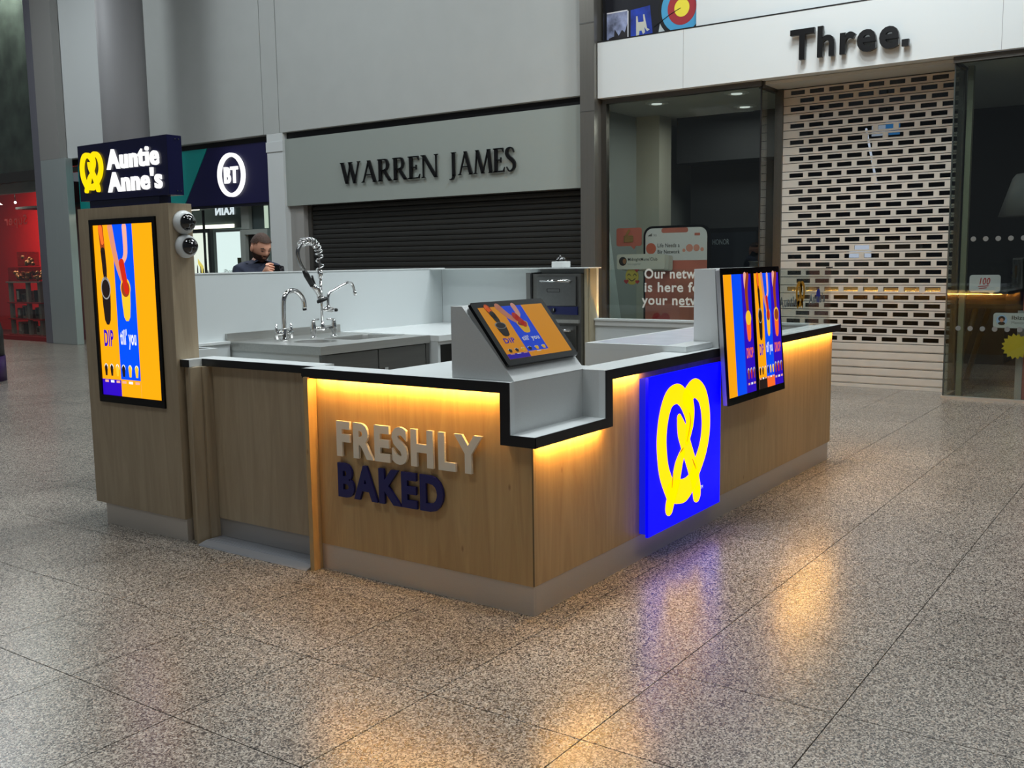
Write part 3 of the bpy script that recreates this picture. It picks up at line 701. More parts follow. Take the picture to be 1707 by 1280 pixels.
Pz('printed_leaf', pbr('poster_olive', (70, 72, 40), .4), t, f, [(.62, .55), (.78, .5), (.78, 1.1), (.60, 1.1)], .001, .004)
Pz('printed_apple', pbr('poster_dot', (70, 80, 80), .4), t, f, disc_pts(.52, .62, .03, .04), .001, .004)
ld = bpy.data.lights.new('shop_interior_light', 'AREA'); ld.energy = 130; ld.shape = 'RECTANGLE'; ld.size = 2.5; ld.size_y = 3.; ld.color = (.93, 1, .97)  # unseen area lamp added to brighten this shop's interior
lo = bpy.data.objects.new('shop_interior_light', ld); lo.location = (10.6, 14, 2.9); COL.objects.link(lo)

# ================================================================== SHOP: red interior, far left
w4 = struct('window_4', (8.4, 20, 0))
B('pane', M_SHOPGL, w4, 8.40, 8.408, 18.21, 24, .1, 3.5); B('upper_pane', glass('green_glass', (218, 225, 221), 2.0), w4, 8.40, 8.408, 18.21, 24, 3.72, CEIL_Z)
B('sill', pbr('red_sill', (130, 24, 30), .4), w4, 8.36, 8.44, 18.21, 24, 0, .1); B('transom', M_FRAME, w4, 8.36, 8.46, 18.21, 24, 3.5, 3.72)
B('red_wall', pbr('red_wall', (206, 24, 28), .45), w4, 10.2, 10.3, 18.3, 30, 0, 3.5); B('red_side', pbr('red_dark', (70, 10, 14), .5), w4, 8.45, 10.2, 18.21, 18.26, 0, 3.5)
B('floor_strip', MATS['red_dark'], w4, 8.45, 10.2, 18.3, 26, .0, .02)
B('pattern_wall', pbr('upper_mottle', (92, 98, 90), .6, noise=.5, nscale=2.2), w4, 9.2, 9.3, 18.2, 26, 3.72, CEIL_Z)
B('white_lintel', pbr('lintel', (150, 140, 128), .6, noise=.2, nscale=3), w4, 8.6, 8.7, 18.3, 26, 3.3, 3.75)
text(w4, 'Super', FX(8.39, 19.9, 2.58), 0, .95, 0, .2, pbr('dim_red_text', (196, 70, 66), .5), .004, 0, .02, mirror=True, name='reversed_lettering')  # mirrored sign reflection built as faint raised letters on the glass
sp = bpy.data.lights.new('red_shop_spot', 'AREA'); sp.energy = 120; sp.size = .8; sp.color = (1, .75, .65)  # unseen area lamp added near the glass to brighten shelf and red wall
so = bpy.data.objects.new('red_shop_spot', sp); so.location = (8.62, 20.6, 3.25); so.rotation_euler = (0, -.5, 0); COL.objects.link(so)
up_ = bpy.data.lights.new('upper_shop_light', 'AREA'); up_.energy = 260; up_.size = 1.5; uo = bpy.data.objects.new('upper_shop_light', up_); uo.location = (8.9, 20.5, CEIL_Z-.2); COL.objects.link(uo)  # unseen lamp added to lift the wall behind the upper glass
t = thing('shop_spotlight', 'tiny bright spotlight on the red shop wall', 'light', (9.9, 22.1, 3.1))
bm = bmesh.new(); sphere(bm, (9.5, 21.40, 3.2), (.03, .03, .03), 12, 8); obj('bulb', bm, emis('spot_white', (255, 245, 235), 6), t)
T('stem', M_BLACK, t, [(9.5, 21.4, 3.23), (9.5, 21.4, 3.5)], .012, 6)
M_ACR = glass('acrylic', (225, 205, 200), 1.2)
t = thing('display_shelf', 'open display shelf unit with grey posts in red shop', 'shelf', (8.95, 20.2, .1))
for y in (19.5, 20.0, 20.75): B('post', pbr('shelf_post', (128, 120, 112), .5), t, 8.85, 8.92, y-.05, y+.05, .02, 1.30)
for z in (.05, .42, .80, 1.28): B('shelf_board', MATS['shelf_post'] if z > 1 else pbr('shelf_red', (150, 20, 26), .5), t, 8.82, 9.25, 19.4, 20.85, z, z+.03)
n = 0
rows_ = [(.08, 'bottom'), (.45, 'lower middle'), (.83, 'upper middle')]
for z, rn in rows_:
    for k, y in enumerate((19.58, 19.78, 20.12, 20.32, 20.55)):
        pos = ('first', 'second', 'third', 'fourth', 'fifth')[k]
        hh = (.26, .2, .3, .24, .28)[(k+int(z*10)) % 5]
        c = ((52, 44, 42), (150, 142, 132), (96, 84, 78))[(k+int(z*10)) % 3]
        t2 = thing('product_box', '%s small gift box from the right on %s shelf' % (pos, rn), 'box', (9.0, y, z+.001), 'gift boxes on the red shop shelf')
        B('carton', pbr('carton%d' % ((k+int(z*10)) % 3), c, .5, noise=.4, nscale=25), t2, 8.93, 9.09, y-.075, y+.075, z+.001, z+hh, bev=.004)
        B('window_patch', pbr('patch%d' % (k % 2), ((190, 184, 172), (30, 28, 28))[k % 2], .3), t2, 8.926, 8.93, y-.045, y+.045, z+.06, z+hh-.04)
for k, (y, z) in enumerate(((19.62, 1.312), (20.08, 1.312), (20.55, 1.312), (20.1, 1.66))):
    lab = ('clear acrylic case of gold trinkets nearest the shop edge', 'clear acrylic case of gold trinkets on middle of shelf top', 'clear acrylic case of gold trinkets on left of shelf top', 'topmost clear acrylic case stacked above the other cases')[k]
    t = thing('acrylic_case', lab, 'case', (9.0, y, z), 'acrylic cases on the shelf top')
    B('case_box', M_ACR, t, 8.84, 9.14, y-.2, y+.2, z, z+.33)
    bm = bmesh.new()
    for q in range(14): sphere(bm, (8.9+random.random()*.18, y-.15+random.random()*.3, z+.05+random.random()*.16), (.045, .045, .045), 8, 6)
    o = obj('trinkets', bm, pbr('gold_trinket', (176, 150, 104), .35, .5), t); o['kind'] = 'stuff'

# dark bin with purple base at the left edge
t = thing('litter_bin', 'dark rounded object with purple base at left edge', 'bin', (3.57, 12.16, 0))
bm = bmesh.new(); lathe(bm, (3.57, 12.16, 0), [(.45, .36), (.45, .72), (.42, .85), (.34, .94), (.2, 1.0), (.02, 1.02)], 32); obj('bin_body', bm, pbr('bin_dark', (16, 14, 20), .4), t, smooth=True)
bm = bmesh.new(); lathe(bm, (3.57, 12.16, 0), [(.46, 0), (.46, .36), (.44, .362)], 32); obj('bin_base', bm, pbr('bin_purple', (58, 20, 84), .4), t, smooth=True)

# ================================================================== KIOSK
# ---- counter carcass
ct = thing('kiosk_counter', 'long birch-faced kiosk counter with grey plinth and raised lettering', 'counter', (0, 0, 0))
fX = Fr((0, 0, 0), (0, -1, 0), (0, 0, 1))      # u = -y
def yz(pts): return [(-y, z) for y, z in pts]
Pz('front_panel', M_WOOD, ct, fX, yz([(0, .14), (1.36, .14), (1.36, 1.036), (.142, 1.036), (.142, .80), (0, .80)]), -.02, 0)
fY = Fr((0, 0, 0), (1, 0, 0), (0, 0, 1))
Pz('side_panel', M_WOOD, ct, fY, [(.021, .14), (4.30, .14), (4.30, 1.036), (.65, 1.036), (.65, .80), (.021, .80)], -.02, 0)
ep = thing('kiosk_end_panel', 'birch end panel closing the far end of the kiosk', 'panel', (4.29, 2.0, 0))
B('veneer_board', M_WOOD, ep, 4.281, 4.30, .021, 3.98, .14, 1.036)
B('corner_bead', pbr('bead_bronze', (120, 104, 76), .4, .6), ct, -.0015, .004, -.0015, .004, .142, .80)
B('plinth', M_PLINTH, ct, .003, .02, .004, 1.362, 0, .139); B('plinth', M_PLINTH, ct, .021, 4.262, .004, .02, 0, .139)
B('plinth', M_PLINTH, ep, 4.281, 4.29, .021, 3.95, 0, .139)
def led(*a): return B('led_strip', M_LED, ct, *a)
led(-.030, -.020, .17, 1.34, 1.032, 1.0365)
led(.03, .60, -.030, -.020, .795, .7995)
led(.68, .995, -.030, -.020, 1.032, 1.0365)
led(2.96, 4.29, -.030, -.020, 1.032, 1.0365)
B('led_strip', M_LED, ep, 4.314, 4.324, .05, 3.9, 1.032, 1.0365)
M_LETW = pbr('letter_cream', (232, 224, 206), .4); M_LETB = pbr('letter_navy', (20, 22, 92), .35)
text(ct, 'FRESHLY', FX(0, 1.214, .643), 0, .945, 0, .164, M_LETW, .014, .006, .042, split=True, name='letter')
text(ct, 'BAKED', FX(0, 1.214, .428), 0, .725, 0, .160, M_LETB, .014, .006, .042, split=True, name='letter')

# ---- worktop of the counter
wt = thing('counter_worktop', 'white stone worktop with black edge band stepping down at the corner', 'worktop', (0, .5, .8))
front = yz([(1.42, 1.08), (.095, 1.08), (.095, .842), (-.043, .842), (-.043, .793), (.147, .793), (.147, 1.030), (1.42, 1.030)])
Pz('black_edge', M_BLACK, wt, fX, front, .036, .043)
Pz('front_nosing', M_STONE, wt, fX, yz([(1.42, 1.08), (.095, 1.08), (.095, .842), (-.036, .842), (-.036, .80), (.14, .80), (.14, 1.037), (1.42, 1.037)]), .0, .036)
side = [(-.0429, .842), (.595, .842), (.595, 1.08), (4.38, 1.08), (4.38, 1.030), (.659, 1.030), (.659, .793), (-.0429, .793)]
Pz('black_edge', M_BLACK, wt, fY, side, .036, .043)
Pz('side_nosing', M_STONE, wt, fY, [(0.0, .842), (.595, .842), (.595, 1.08), (4.38, 1.08), (4.38, 1.037), (.652, 1.037), (.652, .80), (0., .80)], .0, .036)
B('black_edge', M_BLACK, wt, -.043, .001, 1.42, 1.425, 1.037, 1.08)
B('pocket_shelf', M_STONE, wt, 0, .596, .0, .096, .802, .842)
B('pocket_wall', M_STONED, wt, 0, .61, .096, .115, .80, 1.0799); B('pocket_side', M_STONED, wt, .596, .61, .0, .0955, .80, 1.0799)
B('top_slab', M_STONE, wt, .0, .12, .951, 1.42, 1.038, 1.08); B('top_slab', M_STONE, wt, .0, .75, .1155, .95, 1.038, 1.08)
B('top_slab', M_STONE, wt, .6105, 4.36, .0, .115, 1.038, 1.08); B('top_slab', M_STONE, wt, .7505, 4.2, .1155, .15, 1.038, 1.08)
B('screw_cap', M_CHROME, wt, .02, .034, 1.26, 1.274, 1.08, 1.082)

# ---- tablet stand and tablet
st = thing('tablet_stand', 'white stone wedge stand rising from the counter corner', 'stand', (.3, .3, 1.08))
Pz('wedge', M_STONED, st, fX, yz([(.45, 1.081), (.45, 1.414), (.384, 1.414), (.094, 1.081)]), -.61, .001)
tb = thing('tablet', 'tilted black order tablet showing orange and blue menu', 'tablet', (.3, .2, 1.13))
p0, p1 = V((0, .123, 1.152)), V((0, .341, 1.431)); L_ = (p1-p0).length
ft = Fr((0.0, .123, 1.152), (1, 0, 0), (p1-p0))
bm = prism(bmesh.new(), ft, rrect(0, .605, 0, L_, .012, 3), -.016, 0); obj('bezel', bm, M_GLOSSBLK, tb)
bm = prism(bmesh.new(), ft, rrect(.004, .601, .004, L_-.004, .02, 3), -.036, -.0165); obj('back_shell', bm, pbr('tablet_grey', (160, 162, 160), .35, .4), tb)
Pz('mount', M_BLACK, tb, ft, [(.05, .10), (.55, .10), (.55, .30), (.05, .30)], -.052, -.0365)

def art_mats(k):
    S = {'o': (255, 168, 10), 'b': (0, 78, 250), 'n': (46, 8, 190), 'k': (34, 24, 22), 'w': (235, 240, 250), 's': (214, 140, 112), 'd': (150, 62, 24),
         'y': (250, 196, 44), 'g': (150, 150, 150), 'p': (255, 110, 40), 'r': (200, 40, 20), 'l': (236, 170, 150)}
    return {c: emis('art_%s_%s' % (k, c), v, {'hi': 1.15, 'mid': .95, 'lo': .42}[k]) for c, v in S.items()}
def cup(p, A, f, u, v, w, h, body, rim, fill, asp=1., lay=3):
    e = .0005
    Pz('cup_body', A[body], p, f, [(u-w*.46, v), (u-w*.40, v-h*.5), (u-w*.3, v-h*.88), (u-w*.12, v-h), (u+w*.12, v-h), (u+w*.3, v-h*.88), (u+w*.40, v-h*.5), (u+w*.46, v)], lay*e, lay*e+e)
    Pz('cup_rim', A[rim], p, f, disc_pts(u, v, w*.5, h*.31), lay*e+e, lay*e+2*e)
    Pz('cup_fill', A[fill], p, f, disc_pts(u, v-h*.02, w*.42, h*.25), lay*e+2*e, lay*e+3*e)
def arm(p, A, f, pts, wid, c, lay=2, nm='arm'):
    e = .0005; obj(nm, ribbon(bmesh.new(), f, pts, wid, lay*e, lay*e+e, k=4, ends=True), A[c], p)
def column_dip(p, A, f, u0, u1, H, sx=1.):
    w = u1-u0; c = u0+.46*w
    arm(p, A, f, [(c-.06*w, H*.985), (c, H*.84)], [.26*w, .22*w], 'd', 2); arm(p, A, f, [(c-.08*w, H*.985), (c, H*.90)], [.2*w, .14*w], 'p', 3)
    arm(p, A, f, [(c, H*.85), (c+.04*w, H*.74), (c+.06*w, H*.62)], [.24*w, .22*w, .06*w], 'k', 4, 'dripping_sauce')
    cup(p, A, f, c+.04*w, H*.635, .50*w, H*.215, 'k', 'g', 'k', lay=3)
    text(p, 'DIP', f, u0+.22*w, u0+.74*w, H*.295, H*.385, A['n'], 0, .0012, .03, name='print_word')
def column_you(p, A, f, u0, u1, H):
    w = u1-u0; c = u0+.5*w
    arm(p, A, f, [(u0-.10*w, H*.985), (u0+.12*w, H*.80), (c-.02*w, H*.64)], [.26*w, .22*w, .16*w], 's', 2)
    arm(p, A, f, [(c+.12*w, H*.985), (c+.12*w, H*.84), (c-.02*w, H*.79)], [.22*w, .2*w, .16*w], 'l', 2)
    arm(p, A, f, [(c-.1*w, H*.78), (c+.08*w, H*.62)], [.26*w, .22*w], 'r', 6, 'pretzel_piece')
    cup(p, A, f, c+.02*w, H*.635, .5*w, H*.19, 'y', 'y', 'd', lay=3)
    text(p, "till' you", f, u0+.10*w, u0+.92*w, H*.31, H*.39, A['w'], 0, .0012, .03, name='print_word')
def column_drop(p, A, f, u0, u1, H, body='p', fill='y'):
    w = u1-u0; c = u0+.5*w
    arm(p, A, f, [(c-.12*w, H*.985), (c-.14*w, H*.90), (c, H*.84)], [.3*w, .2*w, .1*w], 'l', 2); arm(p, A, f, [(c+.14*w, H*.985), (c-.05*w, H*.86), (c, H*.70)], [.26*w, .3*w, .26*w], 'd', 3)
    cup(p, A, f, c+.02*w, H*.63, .56*w, H*.2, body, 'y', fill, lay=4)
    text(p, 'DROP', f, u0+.16*w, u0+.88*w, H*.295, H*.375, A['p'], 0, .0012, .03, name='print_word')
def small_cups(p, A, f, u0, u1, v, h, cols):
    n = len(cols)
    for i, c in enumerate(cols):
        u = u0+(u1-u0)*(i+.5)/n; w = (u1-u0)/n*.6
        Pz('small_cup', A[c], p, f, [(u-w*.4, v), (u-w*.25, v-h*.55), (u+w*.25, v-h*.55), (u+w*.4, v), (u+w*.4, v+h*.2), (u, v+h*.45), (u-w*.4, v+h*.2)], .0015, .002)
        Pz('small_lid', A['w'], p, f, disc_pts(u, v+h*.18, w*.46, h*.3, 12), .0010, .0015)
        Pz('caption', A['w' if i % 2 else 'l'], p, f, [(u-w*.5, v-h*1.12), (u+w*.5, v-h*1.12), (u+w*.5, v-h*.92), (u-w*.5, v-h*.92)], .0015, .002)
def stripe(p, A, f, u0, u1, v0, v1, c, lay=1): return Pz('colour_stripe', A[c], p, f, [(u0, v0), (u1, v0), (u1, v1), (u0, v1)], (lay-1)*.0005+.0002, lay*.0005)
def menu_dip(p, A, f, W_, H):
    a, b = .325*W_, .655*W_
    stripe(p, A, f, 0, a, 0, H, 'o'); stripe(p, A, f, a, b, 0, H, 'b'); stripe(p, A, f, b, W_, 0, H, 'o')
    stripe(p, A, f, a, b, 0, .10*H, 'o', 2); stripe(p, A, f, 0, a, 0, .095*H, 'n', 2)
    column_dip(p, A, f, 0, a, H); column_you(p, A, f, a, b, H)
    small_cups(p, A, f, .03*W_, a, .155*H, .07*H, 'kky'); small_cups(p, A, f, a, b, .155*H, .07*H, 'kyy')

# tablet screen
A = art_mats('lo')
fs = Fr(ft(.035, .03, .0004), ft.x, ft.y); SW, SH = .535, L_-.062
scr = Pz('screen', A['o'], tb, fs, [(0, 0), (SW, 0), (SW, SH), (0, SH)], 0, .0002)
menu_dip(scr, A, fs, SW, SH)

# ---- pretzel light box
lb = thing('logo_light_box', 'glowing blue light box with yellow pretzel logo on counter side', 'light box', (1.48, -.03, .14))
M_BLUE = emis('box_blue', (0, 0, 240), 1.6); M_BLUED = emis('box_blue_edge', (20, 30, 225), .8); M_YEL = emis('box_yellow', (255, 184, 0), 1.8)
B('box_back', M_BLUED, lb, 1.02, 1.945, -.045, -.001, .15, .992)
B('box_face', M_BLUE, lb, 1.005, 1.955, -.062, -.0455, .138, 1.002, bev=.003)
fl_ = FY(1.0, -.062, .14)
RING = [(0.271, 0.200), (0.192, 0.323), (0.161, 0.452), (0.164, 0.557), (0.198, 0.657), (0.255, 0.722), (0.344, 0.738), (0.416, 0.709), (0.479, 0.647), (0.512, 0.578), (0.492, 0.499)]
RING2 = [(0.468, 0.700), (0.541, 0.738), (0.606, 0.737), (0.684, 0.686), (0.73, 0.586), (0.733, 0.472), (0.691, 0.365), (0.604, 0.266), (0.551, 0.21), (0.456, 0.173), (0.352, 0.184), (0.271, 0.2)]
RIN = [(0.51, 0.685), (0.525, 0.613), (0.513, 0.542), (0.478, 0.455)]
STR1 = [(0.376, 0.597), (0.413, 0.52), (0.473, 0.419), (0.549, 0.295), (0.606, 0.171), (0.618, 0.117)]
STR2 = [(0.421, 0.395), (0.371, 0.327), (0.331, 0.234), (0.272, 0.146), (0.257, 0.113)]
def pretzel(parent, fr, sx, sy, ox, oy, mat, d, k=1., name='pretzel_strand', wid=.112):
    q = lambda L: [(ox+a*sx, oy+b*sy) for a, b in L]
    s_ = (sx+sy)/2
    for L, w in ((RING, [wid]*8+[wid, wid*.9, wid*.6]), (RING2, [wid]*9+[wid*1.25, wid*1.25, wid]), (RIN, [wid*.75, wid*.85, wid*.85, wid*.5]), (STR1, [wid*.45, wid, wid*1.02, wid, wid*.95, wid*.9]), (STR2, [wid*.5, wid*.85, wid*.9, wid*.9, wid*.85])):
        obj(name, ribbon(bmesh.new(), fr, q(L), [x*s_ for x in w], 0, d), mat, parent)
pretzel(lb, fl_, 1, 1, 0, 0, M_YEL, .003)
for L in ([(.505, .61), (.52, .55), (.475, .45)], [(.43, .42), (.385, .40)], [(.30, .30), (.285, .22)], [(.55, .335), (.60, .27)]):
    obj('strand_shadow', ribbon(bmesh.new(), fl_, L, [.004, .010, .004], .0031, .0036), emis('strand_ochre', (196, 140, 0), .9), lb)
text(lb, 'TM', fl_, .665, .705, .135, .155, emis('tm_white', (255, 255, 255), 1.), 0, .001, name='trademark')

# ---- menu displays on the counter side
fin = thing('display_fin', 'white upright support box behind the two counter menu screens', 'support', (2.4, .07, 1.08))
Pz('fin_box', M_STONED, fin, Fr((1.995, 0, 0), (0, -1, 0), (0, 0, 1)), yz([(.137, 1.081), (.137, 1.556), (.004, 1.556), (-.028, 1.081)]), -.90, 0)
q0, q1 = V((0, -.122, .735)), V((0, -.062, 1.56)); HD = (q1-q0).length
A = art_mats('mid')
for k, (xa, lab) in enumerate(((1.93, 'upright menu screen nearest the pretzel light box'), (2.418, 'upright menu screen further along the counter side'))):
    d = thing('menu_display', lab, 'screen', (xa+.24, -.09, .735), 'menu screens on the counter side')
    fd = Fr((xa, -.122, .735), (1, 0, 0), (q1-q0))
    bm = prism(bmesh.new(), fd, rrect(0, .480, 0, HD, .006, 2), -.008, 0); obj('bezel', bm, M_GLOSSBLK, d)
    bm = prism(bmesh.new(), fd, rrect(.002, .478, .002, HD-.002, .01, 2), -.034, -.0085); obj('casing', bm, pbr('display_alu', (190, 190, 192), .3, .6), d)
    Pz('mount_plate', M_BLACK, d, fd, [(.075, .36), (.46, .36), (.46, HD-.01), (.075, HD-.01)], -.048, -.0345)
    sw_, sh_ = .432, HD-.085
    fs = Fr(fd(.024, .045, .0004), fd.x, fd.y)
    scr = Pz('screen', A['n'], d, fs, [(0, 0), (sw_, 0), (sw_, sh_), (0, sh_)], 0, .0002)
    if k == 0:
        stripe(scr, A, fs, 0, .29*sw_, 0, sh_, 'o'); stripe(scr, A, fs, .29*sw_, .64*sw_, 0, sh_, 'b'); stripe(scr, A, fs, .64*sw_, sw_, 0, sh_, 'n')
        column_drop(scr, A, fs, .64*sw_, sw_, sh_); small_cups(scr, A, fs, .68*sw_, sw_, .165*sh_, .09*sh_, 'drd')
    else:
        a, b = .32*sw_, .64*sw_
        stripe(scr, A, fs, 0, a, 0, sh_, 'o'); stripe(scr, A, fs, a, b, 0, sh_, 'b'); stripe(scr, A, fs, b, sw_, 0, sh_, 'n')
        stripe(scr, A, fs, 0, a, 0, .095*sh_, 'k', 2); stripe(scr, A, fs, a, b, 0, .095*sh_, 'p', 2)
        column_dip(scr, A, fs, 0, a, sh_); column_you(scr, A, fs, a, b, sh_); column_drop(scr, A, fs, b, sw_, sh_, 'p', 'd')
        small_cups(scr, A, fs, 0, a, .16*sh_, .07*sh_, 'kky'); small_cups(scr, A, fs, a, b, .16*sh_, .07*sh_, 'kyy'); small_cups(scr, A, fs, b, sw_, .165*sh_, .09*sh_, 'drd')

# ---- raised block behind the counter edge
t = thing('display_cabinet', 'raised white serving block on the counter behind the screens', 'cabinet', (2.4, .42, 0))
B('cabinet_body', M_STONE, t, 1.62, 3.3, .152, .69, .02, 1.0812); B('cabinet_top', M_STONE, t, 1.62, 1.99, .012, .69, 1.0813, 1.115); B('cabinet_top', M_STONE, t, 1.9905, 3.3, .14, .69, 1.0813, 1.115)
B('top_film', pbr('film_white', (214, 216, 226), .12, noise=.05, nscale=7), t, 1.66, 3.27, .15, .655, 1.1152, 1.1165)
# ---- totem
tm = thing('kiosk_totem', 'tall slim birch totem column with grey plinth', 'totem', (.014, 2.88, 0))
B('totem_body', M_WOODG, tm, -.066, .094, 2.432, 3.332, .131, 1.976, bev=.002); B('plinth', M_PLINTH, tm, -.06, .085, 2.425, 3.235, 0, .1305)
sg = thing('totem_sign', 'navy box sign with glowing yellow pretzel and white letters', 'sign', (-.02, 2.85, 1.976))
B('sign_neck', M_NAVY, sg, -.05, .03, 2.53, 3.22, 1.977, 2.02); B('sign_box', M_NAVY, sg, -.066, .032, 2.41, 3.29, 2.021, 2.355, bev=.002)
f = FX(-.066, 3.29, 2.02)
M_SGW = emis('totem_white', (255, 255, 252), 1.1); M_SGY = emis('totem_yellow', (255, 222, 8), 1.1)
text(sg, 'Auntie', f, .315, .815, .178, .285, M_SGW, .012, .0, .026, split=True)
text(sg, "Anne's", f, .315, .835, .045, .152, M_SGW, .012, .0, .026, split=True)
pretzel(sg, f, .34, .34, -.005, .022, M_SGY, .014, wid=.088)
for (y, z) in ((2.4, 2.335), (2.4, 2.045)):
    for dx in (-.012, .012): B('rivet', M_STEELD, sg, .0+dx-.003, .0+dx+.003, 2.407, 2.41, z-.003, z+.003)
dp = thing('totem_display', 'tall portrait screen on totem with orange and blue advert', 'screen', (-.07, 2.88, .785))
f = FX(-.066, 3.205, .787); WD, HD2 = .656, 1.119
bm = ringprism(bmesh.new(), f, [(0, 0), (WD, 0), (WD, HD2), (0, HD2)], [(.028, .045), (WD-.028, .045), (WD-.028, HD2-.035), (.028, HD2-.035)], 0, .012); obj('bezel', bm, M_GLOSSBLK, dp)
A = art_mats('hi'); fs = FX(-.067, 3.205-.028, .787+.045)
scr = Pz('screen', A['o'], dp, fs, [(0, 0), (WD-.056, 0), (WD-.056, HD2-.08), (0, HD2-.08)], 0, .0002)
menu_dip(scr, A, fs, WD-.056, HD2-.08)
# ---- dome cameras
M_DOME = pbr('dome_smoke', (10, 10, 12), .04, coat=1.); M_CAMW = pbr('camera_white', (214, 216, 214), .4)
def dome(c, axis, label, base_r=.068, h=.045, square=False):
    ax = V(axis); t = thing('dome_camera', label, 'camera', c, 'dome security cameras')
    bm = bmesh.new()
    if square: box(bm, c[0]-.06, c[0]+.06, c[1]-.066, c[1]+.066, c[2], c[2]+.055, bev=.008)
    else: lathe(bm, c, [(base_r, 0), (base_r, .018), (base_r*.93, .035), (base_r*.74, h)], 28, axis)
    obj('base', bm, M_CAMW, t, smooth=not square)
    hh = .055 if square else h
    bm = bmesh.new(); sphere(bm, V(c)+ax*(hh-.002), (.050, .050, .048), 24, 8, 0., .999, axis); obj('dome', bm, M_DOME, t, smooth=True)
    bm = bmesh.new(); sphere(bm, V(c)+ax*(hh+.036)+V((-.012, 0, .012)), (.008, .008, .008), 10, 6); obj('lens_glint', bm, M_CHROME, t, smooth=True)
    return t
dome((.026, 2.4315, 1.868), (0, -1, 0), 'white dome camera, upper one on the totem side')
dome((.032, 2.4315, 1.732), (0, -1, 0), 'white dome camera, lower one on the totem side')

# ---- gate between totem and counter
gt = thing('counter_gate', 'low birch gate with black-edged top and grey kick plate', 'gate', (.09, 1.87, 0))
B('gate_panel', M_WOODG, gt, .08, .11, 1.425, 2.3045, .13, 1.037); B('kick_plate', pbr('kick_grey', (168, 164, 160), .35, .5), gt, .085, .105, 1.425, 2.3045, .022, .129)
B('gate_top', M_STONE, gt, .058, .20, 1.426, 2.355, 1.038, 1.08); B('black_edge', M_BLACK, gt, .051, .0575, 1.426, 2.355, 1.038, 1.08)
jb = thing('gate_jamb', 'narrow wooden gate jamb beside the totem', 'post', (.0, 2.35, 0))
B('jamb_board', M_WOODG, jb, -.06, .018, 2.322, 2.338, 0, 1.037); B('jamb_inner', M_WOODG, jb, .0185, .12, 2.305, 2.40, 0, 1.037); B('jamb_fill', M_WOODG, jb, -.02, .018, 2.3385, 2.42, 0, 1.037)
B('jamb_top', M_STONE, jb, -.038, .20, 2.3555, 2.43, 1.038, 1.08); B('black_edge', M_BLACK, jb, -.045, -.0385, 2.3555, 2.43, 1.038, 1.08)
pj = thing('gate_jamb', 'narrow wooden gate jamb at the lettered counter end', 'post', (-.03, 1.38, 0))
B('jamb_board', M_WOOD, pj, -.058, .10, 1.366, 1.396, 0, 1.0365)
th = thing('threshold_strip', 'ribbed aluminium threshold strip below the gate', 'threshold', (0, 1.86, 0))
Pz('ramp', pbr('alu', (186, 188, 194), .35, .7), th, Fr((0, 1.40, 0), (1, 0, 0), (0, 0, 1)), [(-.085, .001), (.10, .001), (.10, .02), (-.03, .02), (-.075, .008)], -.90, 0)
for x in (-.02, .0, .02, .04): B('rib', MATS['alu'], th, x-.004, x+.004, 1.402, 2.298, .02, .0215)

# ---- white back panels
bp_ = thing('rear_partition', 'tall white splash panel running behind the sink', 'panel', (2.6, 3.95, 0))
B('panel_board', M_WPANEL, bp_, .9, 4.24, 3.932, 3.975, 0, 1.552); B('panel_cap', M_STONE, bp_, .9, 4.285, 3.928, 3.98, 1.5525, 1.562)
fp = thing('end_partition', 'tall white splash panel at the far kiosk end', 'panel', (4.26, 3.0, 0))
B('panel_board', M_WPANEL, fp, 4.242, 4.279, 2.13, 3.931, 0, 1.545); B('panel_cap', M_STONE, fp, 4.05, 4.279, 2.10, 3.927, 1.5455, 1.555)
B('edge_post', pbr('cream_edge', (178, 168, 142), .5), fp, 4.13, 4.241, 2.13, 2.145, 0, 1.545); B('edge_post', MATS['cream_edge'], fp, 4.10, 4.13, 2.146, 2.175, 0, 1.545)
lw = thing('low_partition', 'low white wall closing the far kiosk end under the glass', 'wall panel', (4.24, 1.1, 0))
B('wall_board', M_WPANEL, lw, 4.215, 4.279, .152, 2.129, 0, 1.075); B('wall_cap', M_STONE, lw, 4.19, 4.285, .1525, 2.129, 1.0755, 1.092)
B('wall_batten', M_STONED, lw, 4.20, 4.2145, .155, 2.125, 1.03, 1.075)
dd = thing('stone_ledge', 'low white ledge box left of the sink unit', 'ledge', (1.2, 3.88, 0))
B('ledge_body', M_WPANEL, dd, .9, 1.49, 3.87, 3.931, 0, 1.005); B('ledge_cap', M_STONE, dd, .9, 1.49, 3.86, 3.931, 1.0055, 1.025)
rp = thing('return_partition', 'white return panel behind the totem', 'panel', (.5, 3.3, 0))
B('panel_board', M_WPANEL, rp, .096, .895, 3.27, 3.31, 0, 1.04); B('panel_board', M_WPANEL, rp, .86, .895, 3.311, 3.96, 0, 1.04)

# ---- rear worktop, with a dark box added for the shade beneath
rw = thing('rear_worktop', 'white rear worktop beside the sink with slim end panel', 'worktop', (3.5, 3.35, 0))
B('top_slab', M_STONE, rw, 2.765, 4.24, 2.785, 3.931, .965, 1.013); B('end_leg', M_WPANEL, rw, 2.767, 2.80, 2.80, 3.92, 0, .9645); B('apron', M_STONED, rw, 2.80, 4.24, 2.80, 2.82, .935, .9645)
fg = thing('under_counter_fridge', 'dark fridge cabinet under the rear worktop', 'fridge', (3.4, 3.4, 0))
B('fridge_body', pbr('fridge_dark', (30, 30, 28), .35), fg, 2.82, 4.0, 3.0, 3.88, .02, .92); B('fridge_door', pbr('fridge_door', (38, 38, 35), .3), fg, 2.83, 3.40, 2.975, 2.999, .06, .91); B('fridge_door', MATS['fridge_door'], fg, 3.41, 3.99, 2.975, 2.999, .06, .91)
